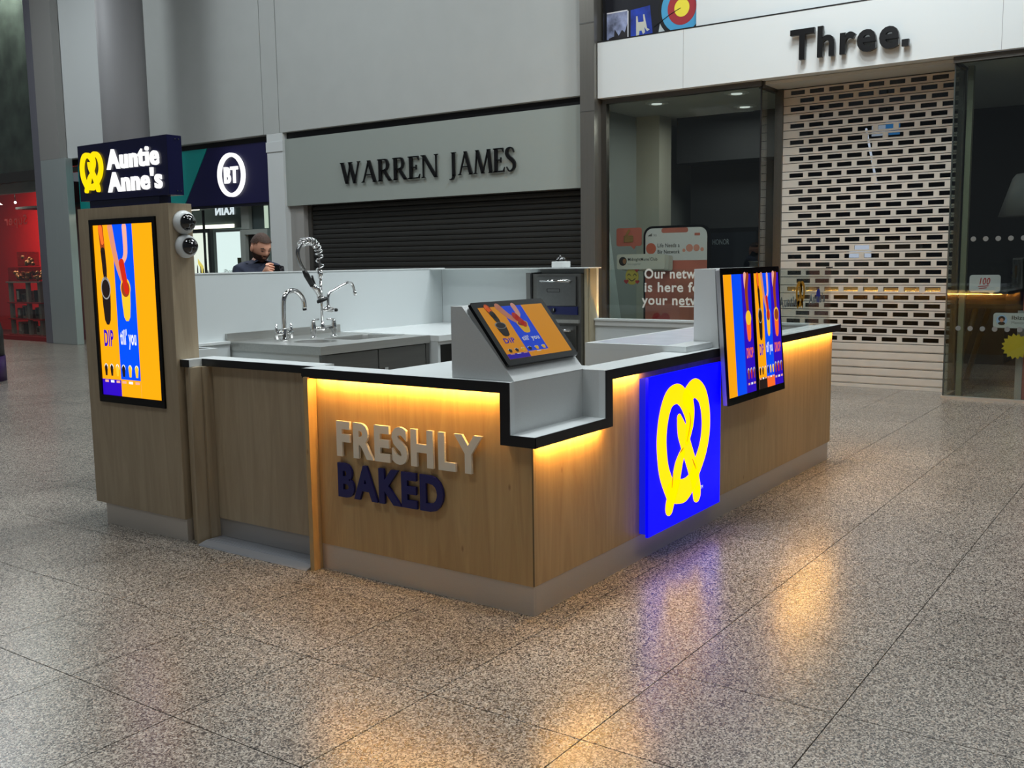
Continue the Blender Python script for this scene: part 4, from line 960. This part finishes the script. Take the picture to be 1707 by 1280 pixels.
# ---- sink unit
sk = thing('sink_unit', 'stainless steel sink unit with two bowls and splashback', 'sink', (2.1, 3.4, 0))
SX0, SX1, SY0, SY1, SZ = 1.50, 2.755, 2.87, 3.93, 1.015
def plate(bm, outer, holes, z):
    edges = []
    for loop in [outer]+holes:
        vs = [bm.verts.new((x, y, z)) for x, y in loop]
        edges += [bm.edges.new((vs[i], vs[(i+1) % len(vs)])) for i in range(len(vs))]
    bmesh.ops.triangle_fill(bm, use_beauty=True, use_dissolve=False, edges=edges); return bm
h1 = disc_pts(1.86, 3.30, .165, .17, 28); h2 = rrect(2.10, 2.62, 3.10, 3.48, .05, 4)
bm = plate(bmesh.new(), [(SX0, SY0), (SX1, SY0), (SX1, SY1), (SX0, SY1)], [h1, h2], SZ); obj('deck', bm, M_STEEL, sk)
bm = bmesh.new()
for lp in ([(SX0, SY0), (SX1, SY0), (SX1, SY1), (SX0, SY1)],):
    ringprism(bm, Fr((0, 0, 0), (1, 0, 0), (0, 1, 0)), lp, [(SX0+.02, SY0+.02), (SX1-.02, SY0+.02), (SX1-.02, SY1-.02), (SX0+.02, SY1-.02)], SZ-.062, SZ-.001)
obj('deck_apron', bm, M_STEEL, sk)
def bowl(name, loop, depth, k):
    cx = sum(p[0] for p in loop)/len(loop); cy = sum(p[1] for p in loop)/len(loop); bm = bmesh.new(); R_ = []
    for s_, z in ((1, SZ-.0005), (.97, SZ-.02), (k, SZ-depth*.85), (k*.8, SZ-depth)):
        R_.append([bm.verts.new((cx+(x-cx)*s_, cy+(y-cy)*s_, z)) for x, y in loop])
    n = len(loop)
    for j in range(3):
        for i in range(n): bm.faces.new((R_[j][i], R_[j][(i+1) % n], R_[j+1][(i+1) % n], R_[j+1][i]))
    bm.faces.new(R_[3]); obj(name, bm, M_STEEL, sk, smooth=True)
bowl('round_bowl', h1, .14, .75); bowl('deep_bowl', h2, .25, .93)
B('splashback', M_STEEL, sk, SX0, SX1+.0, SY1-.022, SY1, SZ+.0005, SZ+.066)
B('white_side', M_WPANEL, sk, SX0+.012, SX0+.03, SY0+.03, SY1-.01, .0, SZ-.063)
for (x, y) in ((SX0+.012, SY0+.005), (SX1-.052, SY0+.005), (SX1-.052, SY1-.06)): B('leg', M_STEELD, sk, x+.0001, x+.04, y, y+.024, 0, SZ-.063)
for xa, xb in ((SX0+.056, 2.12), (2.13, SX1-.056)):
    d = B('door', M_STEELD, sk, xa, xb, SY0+.008, SY0+.026, .12, SZ-.07); B('handle', M_CHROME, d, (xb-.09 if xa < 2 else xa+.05), (xb-.05 if xa < 2 else xa+.09), SY0-.008, SY0+.0075, .70, .80)
B('drain_rim', M_CHROME, sk, 2.66, 2.72, 3.12, 3.46, SZ+.0005, SZ+.004)
# ---- swan neck mixer tap
tp = thing('swan_neck_tap', 'chrome swan neck mixer tap with two side levers', 'tap', (1.815, 3.6, SZ))
TZ = SZ+.001
spout_xz = [(1.815, TZ), (1.815, 1.10), (1.818, 1.285), (1.83, 1.351), (1.87, 1.395), (1.93, 1.41), (1.99, 1.385), (2.033, 1.332), (2.044, 1.263)]
T('spout', M_CHROME, tp, smoothpath([(x, 3.6, z) for x, z in spout_xz], 5), .0205, 14)
bm = bmesh.new(); lathe(bm, (1.815, 3.6, TZ), [(.034, 0), (.034, .012), (.026, .02), (.026, .09), (.022, .1)], 20); obj('body', bm, M_CHROME, tp, smooth=True)
T('cross_bar', M_CHROME, tp, [(1.73, 3.6, 1.077), (1.90, 3.6, 1.077)], .018, 12)
T('nozzle', pbr('nozzle_dark', (30, 30, 30), .3), tp, [(2.044, 3.6, 1.264), (2.046, 3.6, 1.245)], .017, 12)
for x in (1.735, 1.888):
    l = T('lever', M_CHROME, tp, [(x, 3.6, 1.03), (x, 3.6, 1.10), (x, 3.6, 1.15)], [.018, .014, .007], 10)
# ---- pre-rinse spray tap
pt = thing('spray_tap', 'tall chrome pre-rinse spray tap with coiled spring hose', 'tap', (2.2, 3.55, SZ))
Yp = 3.55; P3 = lambda L: [(x, Yp, z) for x, z in L]
for x in (2.085, 2.318):
    bm = bmesh.new(); lathe(bm, (x, Yp, TZ), [(.03, 0), (.03, .008), (.017, .016), (.017, .03), (.027, .05), (.024, .1), (.017, .118), (.02, .128), (.012, .142)], 18); obj('valve_body', bm, M_CHROME, pt, smooth=True)
T('valve_lever', M_CHROME, pt, P3([(2.082, 1.158), (2.10, 1.164), (2.148, 1.168)]), [.012, .009, .008], 10)
T('valve_lever', M_CHROME, pt, P3([(2.320, 1.155), (2.30, 1.160), (2.242, 1.166)]), [.012, .009, .008], 10)
T('bridge', M_CHROME, pt, P3([(2.085, 1.09), (2.318, 1.09)]), .014, 12)
bm = bmesh.new(); lathe(bm, (2.187, Yp, 1.075), [(.026, 0), (.026, .035), (.016, .05), (.014, .07)], 18); obj('riser_collar', bm, M_CHROME, pt, smooth=True)
T('riser', M_CHROME, pt, P3([(2.187, 1.10), (2.187, 1.50)]), .0115, 12); T('riser_sleeve', M_CHROME, pt, P3([(2.186, 1.50), (2.185, 1.57)]), .022, 14)
hose = smoothpath(P3([(2.185, 1.568), (2.183, 1.683), (2.17, 1.74), (2.141, 1.78), (2.095, 1.802), (2.049, 1.802), (2.003, 1.79), (1.971, 1.762), (1.949, 1.723), (1.951, 1.673), (1.971, 1.622), (2.006, 1.571)]), 5)
T('hose', pbr('hose_chrome', (150, 150, 150), .25, 1.), pt, hose, [.009]*32+[.016]*(len(hose)-32), 10)
# spring coil around first part of the hose
coil = []; cp = hose[:34]; turns = 11; N = 260
for i in range(N+1):
    s_ = i/N*(len(cp)-1.001); a = int(s_); p_ = cp[a].lerp(cp[a+1], s_-a); tg = (cp[a+1]-cp[a]).normalized()
    n1 = V((0, 1, 0)); n2 = tg.cross(n1); ph = 2*math.pi*turns*i/N
    coil.append(p_+(n1*math.cos(ph)+n2*math.sin(ph))*.029)
T('spring_coil', M_CHROME, pt, coil, .0058, 6)
T('spray_grip', pbr('rubber_black', (18, 18, 18), .5), pt, P3([(2.008, 1.568), (2.03, 1.535), (2.092, 1.445)]), [.017, .024, .020], 12)
T('trigger', MATS['rubber_black'], pt, P3([(2.094, 1.527), (2.102, 1.49), (2.118, 1.45)]), [.008, .010, .012], 8)
T('spray_neck', M_CHROME, pt, P3([(2.092, 1.447), (2.135, 1.415), (2.160, 1.375), (2.174, 1.34)]), [.022, .026, .022, .024], 12)
bm = bmesh.new(); lathe(bm, (2.178, Yp-.01, 1.345), [(.022, 0), (.046, .012), (.05, .028), (.045, .036), (.03, .037)], 22, (.25, -.25, -1)); obj('spray_head', bm, MATS['rubber_black'], pt, smooth=True)
bm = bmesh.new(); lathe(bm, (2.178, Yp-.01, 1.345), [(.014, -.012), (.03, .001), (.034, .008)], 18, (.25, -.25, -1)); obj('head_collar', bm, M_CHROME, pt, smooth=True)
T('side_valve', M_CHROME, pt, P3([(2.187, 1.245), (2.24, 1.246), (2.30, 1.240), (2.335, 1.236)]), [.016, .02, .022, .012], 12)
T('valve_knob', MATS['rubber_black'], pt, P3([(2.333, 1.236), (2.36, 1.234)]), .014, 10)
T('swing_spout', M_CHROME, pt, smoothpath(P3([(2.258, 1.245), (2.262, 1.32), (2.27, 1.362), (2.305, 1.388), (2.47, 1.448), (2.52, 1.455), (2.555, 1.44), (2.582, 1.37)]), 4), .0125, 10)
T('spout_nozzle', M_CHROME, pt, P3([(2.578, 1.385), (2.59, 1.352)]), .017, 10)
bm = bmesh.new(); lathe(bm, (2.258, Yp, 1.235), [(.022, 0), (.026, .02), (.018, .045)], 16); obj('spout_base', bm, M_CHROME, pt, smooth=True)

# ---- oven stack
ov = thing('oven_stack', 'dark stainless double oven built into far kiosk end', 'oven', (4.15, 2.45, 0))
ox = 4.05
B('oven_body', M_STEELD, ov, ox, 4.24, 2.18, 2.70, .05, 1.50, bev=.004); B('side_trim', M_BLACK, ov, ox-.01, 4.24, 2.701, 2.72, .05, 1.50)
B('filler_panel', pbr('filler_grey', (112, 113, 110), .4, .3), ov, 4.06, 4.24, 2.721, 2.78, 0, 1.51); B('foot_base', M_BLACK, ov, ox+.03, 4.22, 2.20, 2.68, 0, .049)
for z0, z1 in ((1.21, 1.475), (.80, 1.03)):
    d = B('oven_door', steel('oven_steel', (120, 121, 120), .35, (2, 40, 40), amt=.12), ov, ox-.022, ox-.0005, 2.22, 2.64, z0, z1, bev=.004)
    T('door_handle', M_CHROME, d, [(ox-.055, 2.58, z1-.04), (ox-.055, 2.27, z1-.04)], .012, 10)
    for y in (2.57, 2.28): T('handle_bracket', M_STEEL, d, [(ox-.055, y, z1-.04), (ox-.021, y, z1-.045)], .013, 8)
    f = FX(ox-.0222, 2.53, z0+(z1-z0)*.46)
    bm = ringprism(bmesh.new(), f, rrect(0, .14, 0, .035, .008, 3), rrect(.004, .136, .004, .031, .006, 3), 0, .002); obj('badge_frame', bm, M_BLACK, d)
B('control_panel', pbr('control_blue', (18, 28, 84), .3), ov, ox-.018, ox-.0005, 2.21, 2.66, 1.13, 1.205); B('shelf_trim', M_STEEL, ov, ox-.03, ox-.0005, 2.19, 2.69, 1.055, 1.085)
bm = bmesh.new(); lathe(bm, (ox-.018, 2.46, 1.168), [(.022, 0), (.020, .02), (.004, .021)], 16, (-1, 0, 0)); obj('knob', bm, M_BLACK, ov)
B('knob_mark', M_WPANEL, ov, ox-.0395, ox-.039, 2.448, 2.453, 1.165, 1.185)
dome((4.18, 2.47, 1.5555), (0, 0, 1), 'small white dome camera standing on the end panel top', square=True)
# ---- glass screens
gs = thing('glass_screen', 'clear glass screen along the far kiosk end', 'glass screen', (4.24, 1.1, 1.092))
B('pane', M_GLASS, gs, 4.235, 4.243, .02, 2.10, 1.0925, 1.53)
gs = thing('glass_screen', 'clear glass screen with small pretzel logo past the menu screens', 'glass screen', (3.6, 0, 1.08))
B('pane', M_GLASS, gs, 2.93, 4.225, -.003, .005, 1.0805, 1.53); B('clip', M_BLACK, gs, 4.17, 4.246, -.008, .022, 1.531, 1.54)
M_VG = pbr('vinyl_grey', (118, 124, 124), .5); f = FY(3.09, -.0035, 1.255)
text(gs, 'Auntie', f, .0, .36, .02, .085, M_VG, 0, .0006, .04, name='logo_word'); text(gs, "Anne's", f, .62, 1.0, .02, .085, M_VG, 0, .0006, .04, name='logo_word')
pretzel(gs, FY(3.39, -.0035, 1.235), .28, .26, 0, 0, pbr('vinyl_gold', (206, 146, 20), .5), .0006, wid=.13)
M_VB = pbr('vinyl_blue', (40, 52, 170), .5); Pz('logo_dot', M_VB, gs, f, disc_pts(.83, .07, .05, .055, 10), .0004, .0005)

# ================================================================== PERSON behind the rear panel
def person():
    base = V((2.47, 4.62, 0)); rz = Matrix.Rotation(-.28, 3, 'Z')
    root = thing('person', 'bearded person in dark blue top looking down at a phone', 'person', base)
    W_ = lambda p: rz @ V(p)+base
    # skeleton: local -Y is forward, +X is the person's left (image right)
    J = {}; E_ = []; Rr = {}
    def j(n, p, r, par=None):
        J[n] = W_(p); Rr[n] = r if isinstance(r, tuple) else (r, r)
        if par: E_.append((par, n))
    j('pelvis', (0, .02, 1.02), (.17, .12)); j('waist', (0, .02, 1.20), (.155, .11), 'pelvis'); j('chest', (0, .03, 1.40), (.185, .125), 'waist')
    j('upchest', (0, .035, 1.555), (.16, .11), 'chest'); j('neck', (.0, .02, 1.645), .064, 'upchest'); j('neck2', (.005, -.015, 1.69), .056, 'neck')
    for s, n in ((-1, 'r'), (1, 'l')):
        j('hip'+n, (s*.10, .02, .95), .10, 'pelvis'); j('knee'+n, (s*.12, .0, .53), .068, 'hip'+n); j('ankle'+n, (s*.12, .04, .09), .045, 'knee'+n); j('toe'+n, (s*.13, -.14, .045), .04, 'ankle'+n)
        j('sh'+n, (s*.178, .03, 1.565), .076, 'upchest'); 
    j('elr', (-.27, -.03, 1.27), .05, 'shr'); j('wrr', (-.13, -.27, 1.48), .031, 'elr')
    j('ell', (.29, -.05, 1.28), .05, 'shl'); j('wrl', (.10, -.28, 1.45), .031, 'ell')
    names = list(J); idx = {n: i for i, n in enumerate(names)}
    me = bpy.data.meshes.new('body'); me.from_pydata([J[n]-base for n in names], [(idx[a], idx[b]) for a, b in E_], [])
    o = link('body', me, pbr('navy_top', (40, 46, 66), .8, noise=.15, nscale=40), root)
    m = o.modifiers.new('skin', 'SKIN'); m.use_smooth_shade = True
    for i, n in enumerate(names):
        sv = me.skin_vertices[0].data[i]; sv.radius = Rr[n]; sv.use_root = (n == 'pelvis')
    ss = o.modifiers.new('sub', 'SUBSURF'); ss.levels = 2; ss.render_levels = 2
    bpy.context.view_layer.update()
    me2 = bpy.data.meshes.new_from_object(o.evaluated_get(bpy.context.evaluated_depsgraph_get()))
    o.modifiers.clear(); o.data = me2
    skin = pbr('skin', (218, 160, 132), .55); me2.materials.clear(); me2.materials.append(MATS['navy_top']); me2.materials.append(skin); me2.materials.append(pbr('trousers', (34, 36, 44), .8)); me2.materials.append(pbr('shoe', (20, 20, 22), .5))
    for p in me2.polygons:
        z = p.center.z; q = rz.inverted() @ V(p.center)
        p.material_index = 3 if z < .085 else 2 if z < 1.0 else 1 if (z > 1.665 or (q.y < -.17 and z > 1.36)) else 0
        p.use_smooth = True
    # head: one sculpted ellipsoid, bowed forward
    tilt = Matrix.Rotation(math.radians(24), 3, 'X'); turn = Matrix.Rotation(.12, 3, 'Z')
    hc = V((.008, -.035, 1.775)); H_ = lambda p: W_(turn @ (tilt @ V(p))+hc)
    bm = bmesh.new(); nu, nv = 40, 30; rows = []
    def head(la, lo, grow=0.):
        x = math.cos(la)*math.sin(lo); y = -math.cos(la)*math.cos(lo); z = math.sin(la)
        px, py, pz = x*.083, y*.102, z*.125
        if z < 0:
            k = -z; px *= 1-.22*k; py *= 1-.10*k
            if y < 0: py -= .012*k
        fr_ = max(0, -y)
        g = lambda cx, cz, sx, sz: math.exp(-((px-cx)/sx)**2-((pz-cz)/sz)**2)
        if y < 0:
            py -= .026*g(0, -.028, .012, .018)+.016*g(0, -.006, .009, .022)      # nose
            py += .010*g(.032, .002, .016, .011)+.010*g(-.032, .002, .016, .011)   # eye sockets
            py -= .006*g(.03, .022, .024, .008)+.006*g(-.03, .022, .024, .008)     # brow
            py -= .006*g(0, -.068, .024, .008); py += .005*g(0, -.062, .02, .003)    # lips
            py -= .010*g(0, -.105, .028, .018)                                  # chin
        n = V((x, y, z)); return V((px, py, pz))+n*grow
    def shell(keep, grow, name, mat, edge=0.):
        bm = bmesh.new(); grid = []
        for a in range(nv+1):
            la = -math.pi/2*.985+math.pi*.985*a/nv
            grid.append([head(la, 2*math.pi*b/nu, grow(la, 2*math.pi*b/nu)) for b in range(nu)])
        vs = [[bm.verts.new(H_(p)) for p in r] for r in grid]
        for a in range(nv):
            for b in range(nu):
                cen = (grid[a][b]+grid[a+1][(b+1) % nu])/2
                if keep(cen): bm.faces.new((vs[a][b], vs[a][(b+1) % nu], vs[a+1][(b+1) % nu], vs[a+1][b]))
        bmesh.ops.delete(bm, geom=[v for v in bm.verts if not v.link_faces], context='VERTS')
        return obj(name, bm, mat, root, smooth=True)
    shell(lambda c: True, lambda a, b: 0., 'head', skin)
    hairm = pbr('hair_brown', (70, 48, 36), .7, noise=.3, nscale=120, bump=.6)
    shell(lambda c: c.z > .055+.25*min(0, -c.y-.05) and not (c.y < -.055 and c.z < .062) and (c.y > -.045 or c.z > .082) and c.z > -.03-.6*max(0, c.y) and (c.z > .045 or c.y > .012), lambda a, b: .010, 'hair', hairm)
    shell(lambda c: c.z < -.045 and c.y < .02 and not (abs(c.x) < .022 and -.075 < c.z < -.058) and (c.z < -.052 or abs(c.x) > .03 or abs(c.x) < .028), lambda a, b: .008, 'beard', pbr('beard_brown', (62, 40, 30), .8, noise=.3, nscale=150, bump=.6))
    for s in (-1, 1):
        bm = bmesh.new(); sphere(bm, (0, 0, 0), (.010, .022, .032), 12, 8); bmesh.ops.transform(bm, matrix=Matrix.Translation((s*.084, .008, -.012)), verts=bm.verts)
        for v_ in bm.verts: v_.co = H_(v_.co)
        obj('ear', bm, skin, root, smooth=True)
        bm = bmesh.new(); sphere(bm, (0, 0, 0), (.016, .006, .005), 10, 6)
        for v_ in bm.verts: v_.co = H_(v_.co+V((s*.031, -.086, .001)))
        obj('eye', bm, pbr('eye_dark', (40, 28, 24), .4), root, smooth=True)
        bm = tube(bmesh.new(), [H_((s*.014, -.096, .020)), H_((s*.032, -.094, .027)), H_((s*.052, -.078, .022))], [.004, .006, .003], 6); obj('eyebrow', bm, hairm, root, smooth=True)
    # hands holding the phone in landscape; phone centre in front of the chest
    pc = V((-.02, -.36, 1.575)); PX = V((.97, .1, -.12)).normalized(); PU = V((.1, .35, .93)).normalized(); PN = PX.cross(PU)
    def hand(side, wr):
        # wr: wrist local; side -1 grips the phone's left end from image left
        gx = pc+PX*(.088*side) if side < 0 else pc+PX*.05-PU*.075
        me = bpy.data.meshes.new('hand'); vs = []; es = []; rr = []
        def add(p, r, par=None):
            vs.append(rz @ V(p)); rr.append(r)
            if par is not None: es.append((par, len(vs)-1))
            return len(vs)-1
        w0 = add(wr, .026); pm = add(V(wr).lerp(gx+PN*(-.0)-PU*.03, .55), .030, w0); kn = add(gx-PX*(-side*.0)-PU*.012+PN*.025, .026, pm)
        for q in range(4):
            off = PU*(.036-.024*q); ln = (.9, 1., .95, .78)[q]
            a = add(gx+PN*.030+off*.9+PX*(-side*.005), .0125, kn); b = add(gx+PN*.034+off-PX*(side*.04*ln), .0105, a); c = add(gx+PN*.024+off-PX*(side*.072*ln), .0085, b)
        tq = add(gx-PN*.012-PU*.006, .0135, pm); t2 = add(gx-PN*.022+PU*.022-PX*(side*.02), .011, tq); t3 = add(gx-PN*.020+PU*.034-PX*(side*.045), .009, t2)
        me.from_pydata(vs, es, []); ho = link('hand', me, skin, root); md = ho.modifiers.new('s', 'SKIN'); md.use_smooth_shade = True
        for i, r in enumerate(rr): me.skin_vertices[0].data[i].radius = (r, r); me.skin_vertices[0].data[i].use_root = (i == 0)
        sb = ho.modifiers.new('d', 'SUBSURF'); sb.levels = 1; sb.render_levels = 1
        bpy.context.view_layer.update()
        m3 = bpy.data.meshes.new_from_object(ho.evaluated_get(bpy.context.evaluated_depsgraph_get())); ho.modifiers.clear(); ho.data = m3
        for p in m3.polygons: p.use_smooth = True
    hand(-1, (-.13, -.27, 1.48)); hand(1, (.10, -.28, 1.45))
    ph = thing('smartphone', 'dark smartphone held sideways by the bearded person', 'phone', W_(pc))
    fp_ = Fr(W_(pc), rz @ PX, rz @ PU)
    Pz('phone_body', M_GLOSSBLK, ph, fp_, rrect(-.092, .092, -.044, .044, .012, 4), -.006, .006)
    Pz('camera_bump', pbr('bump_grey', (44, 40, 44), .25), ph, fp_, rrect(.045, .084, -.010, .036, .008, 3), .006, .009)
    for (a, b) in ((.056, .024), (.072, .004)): Pz('camera_lens', M_DOME, ph, fp_, disc_pts(a, b, .009, n=14), .009, .011)
person()
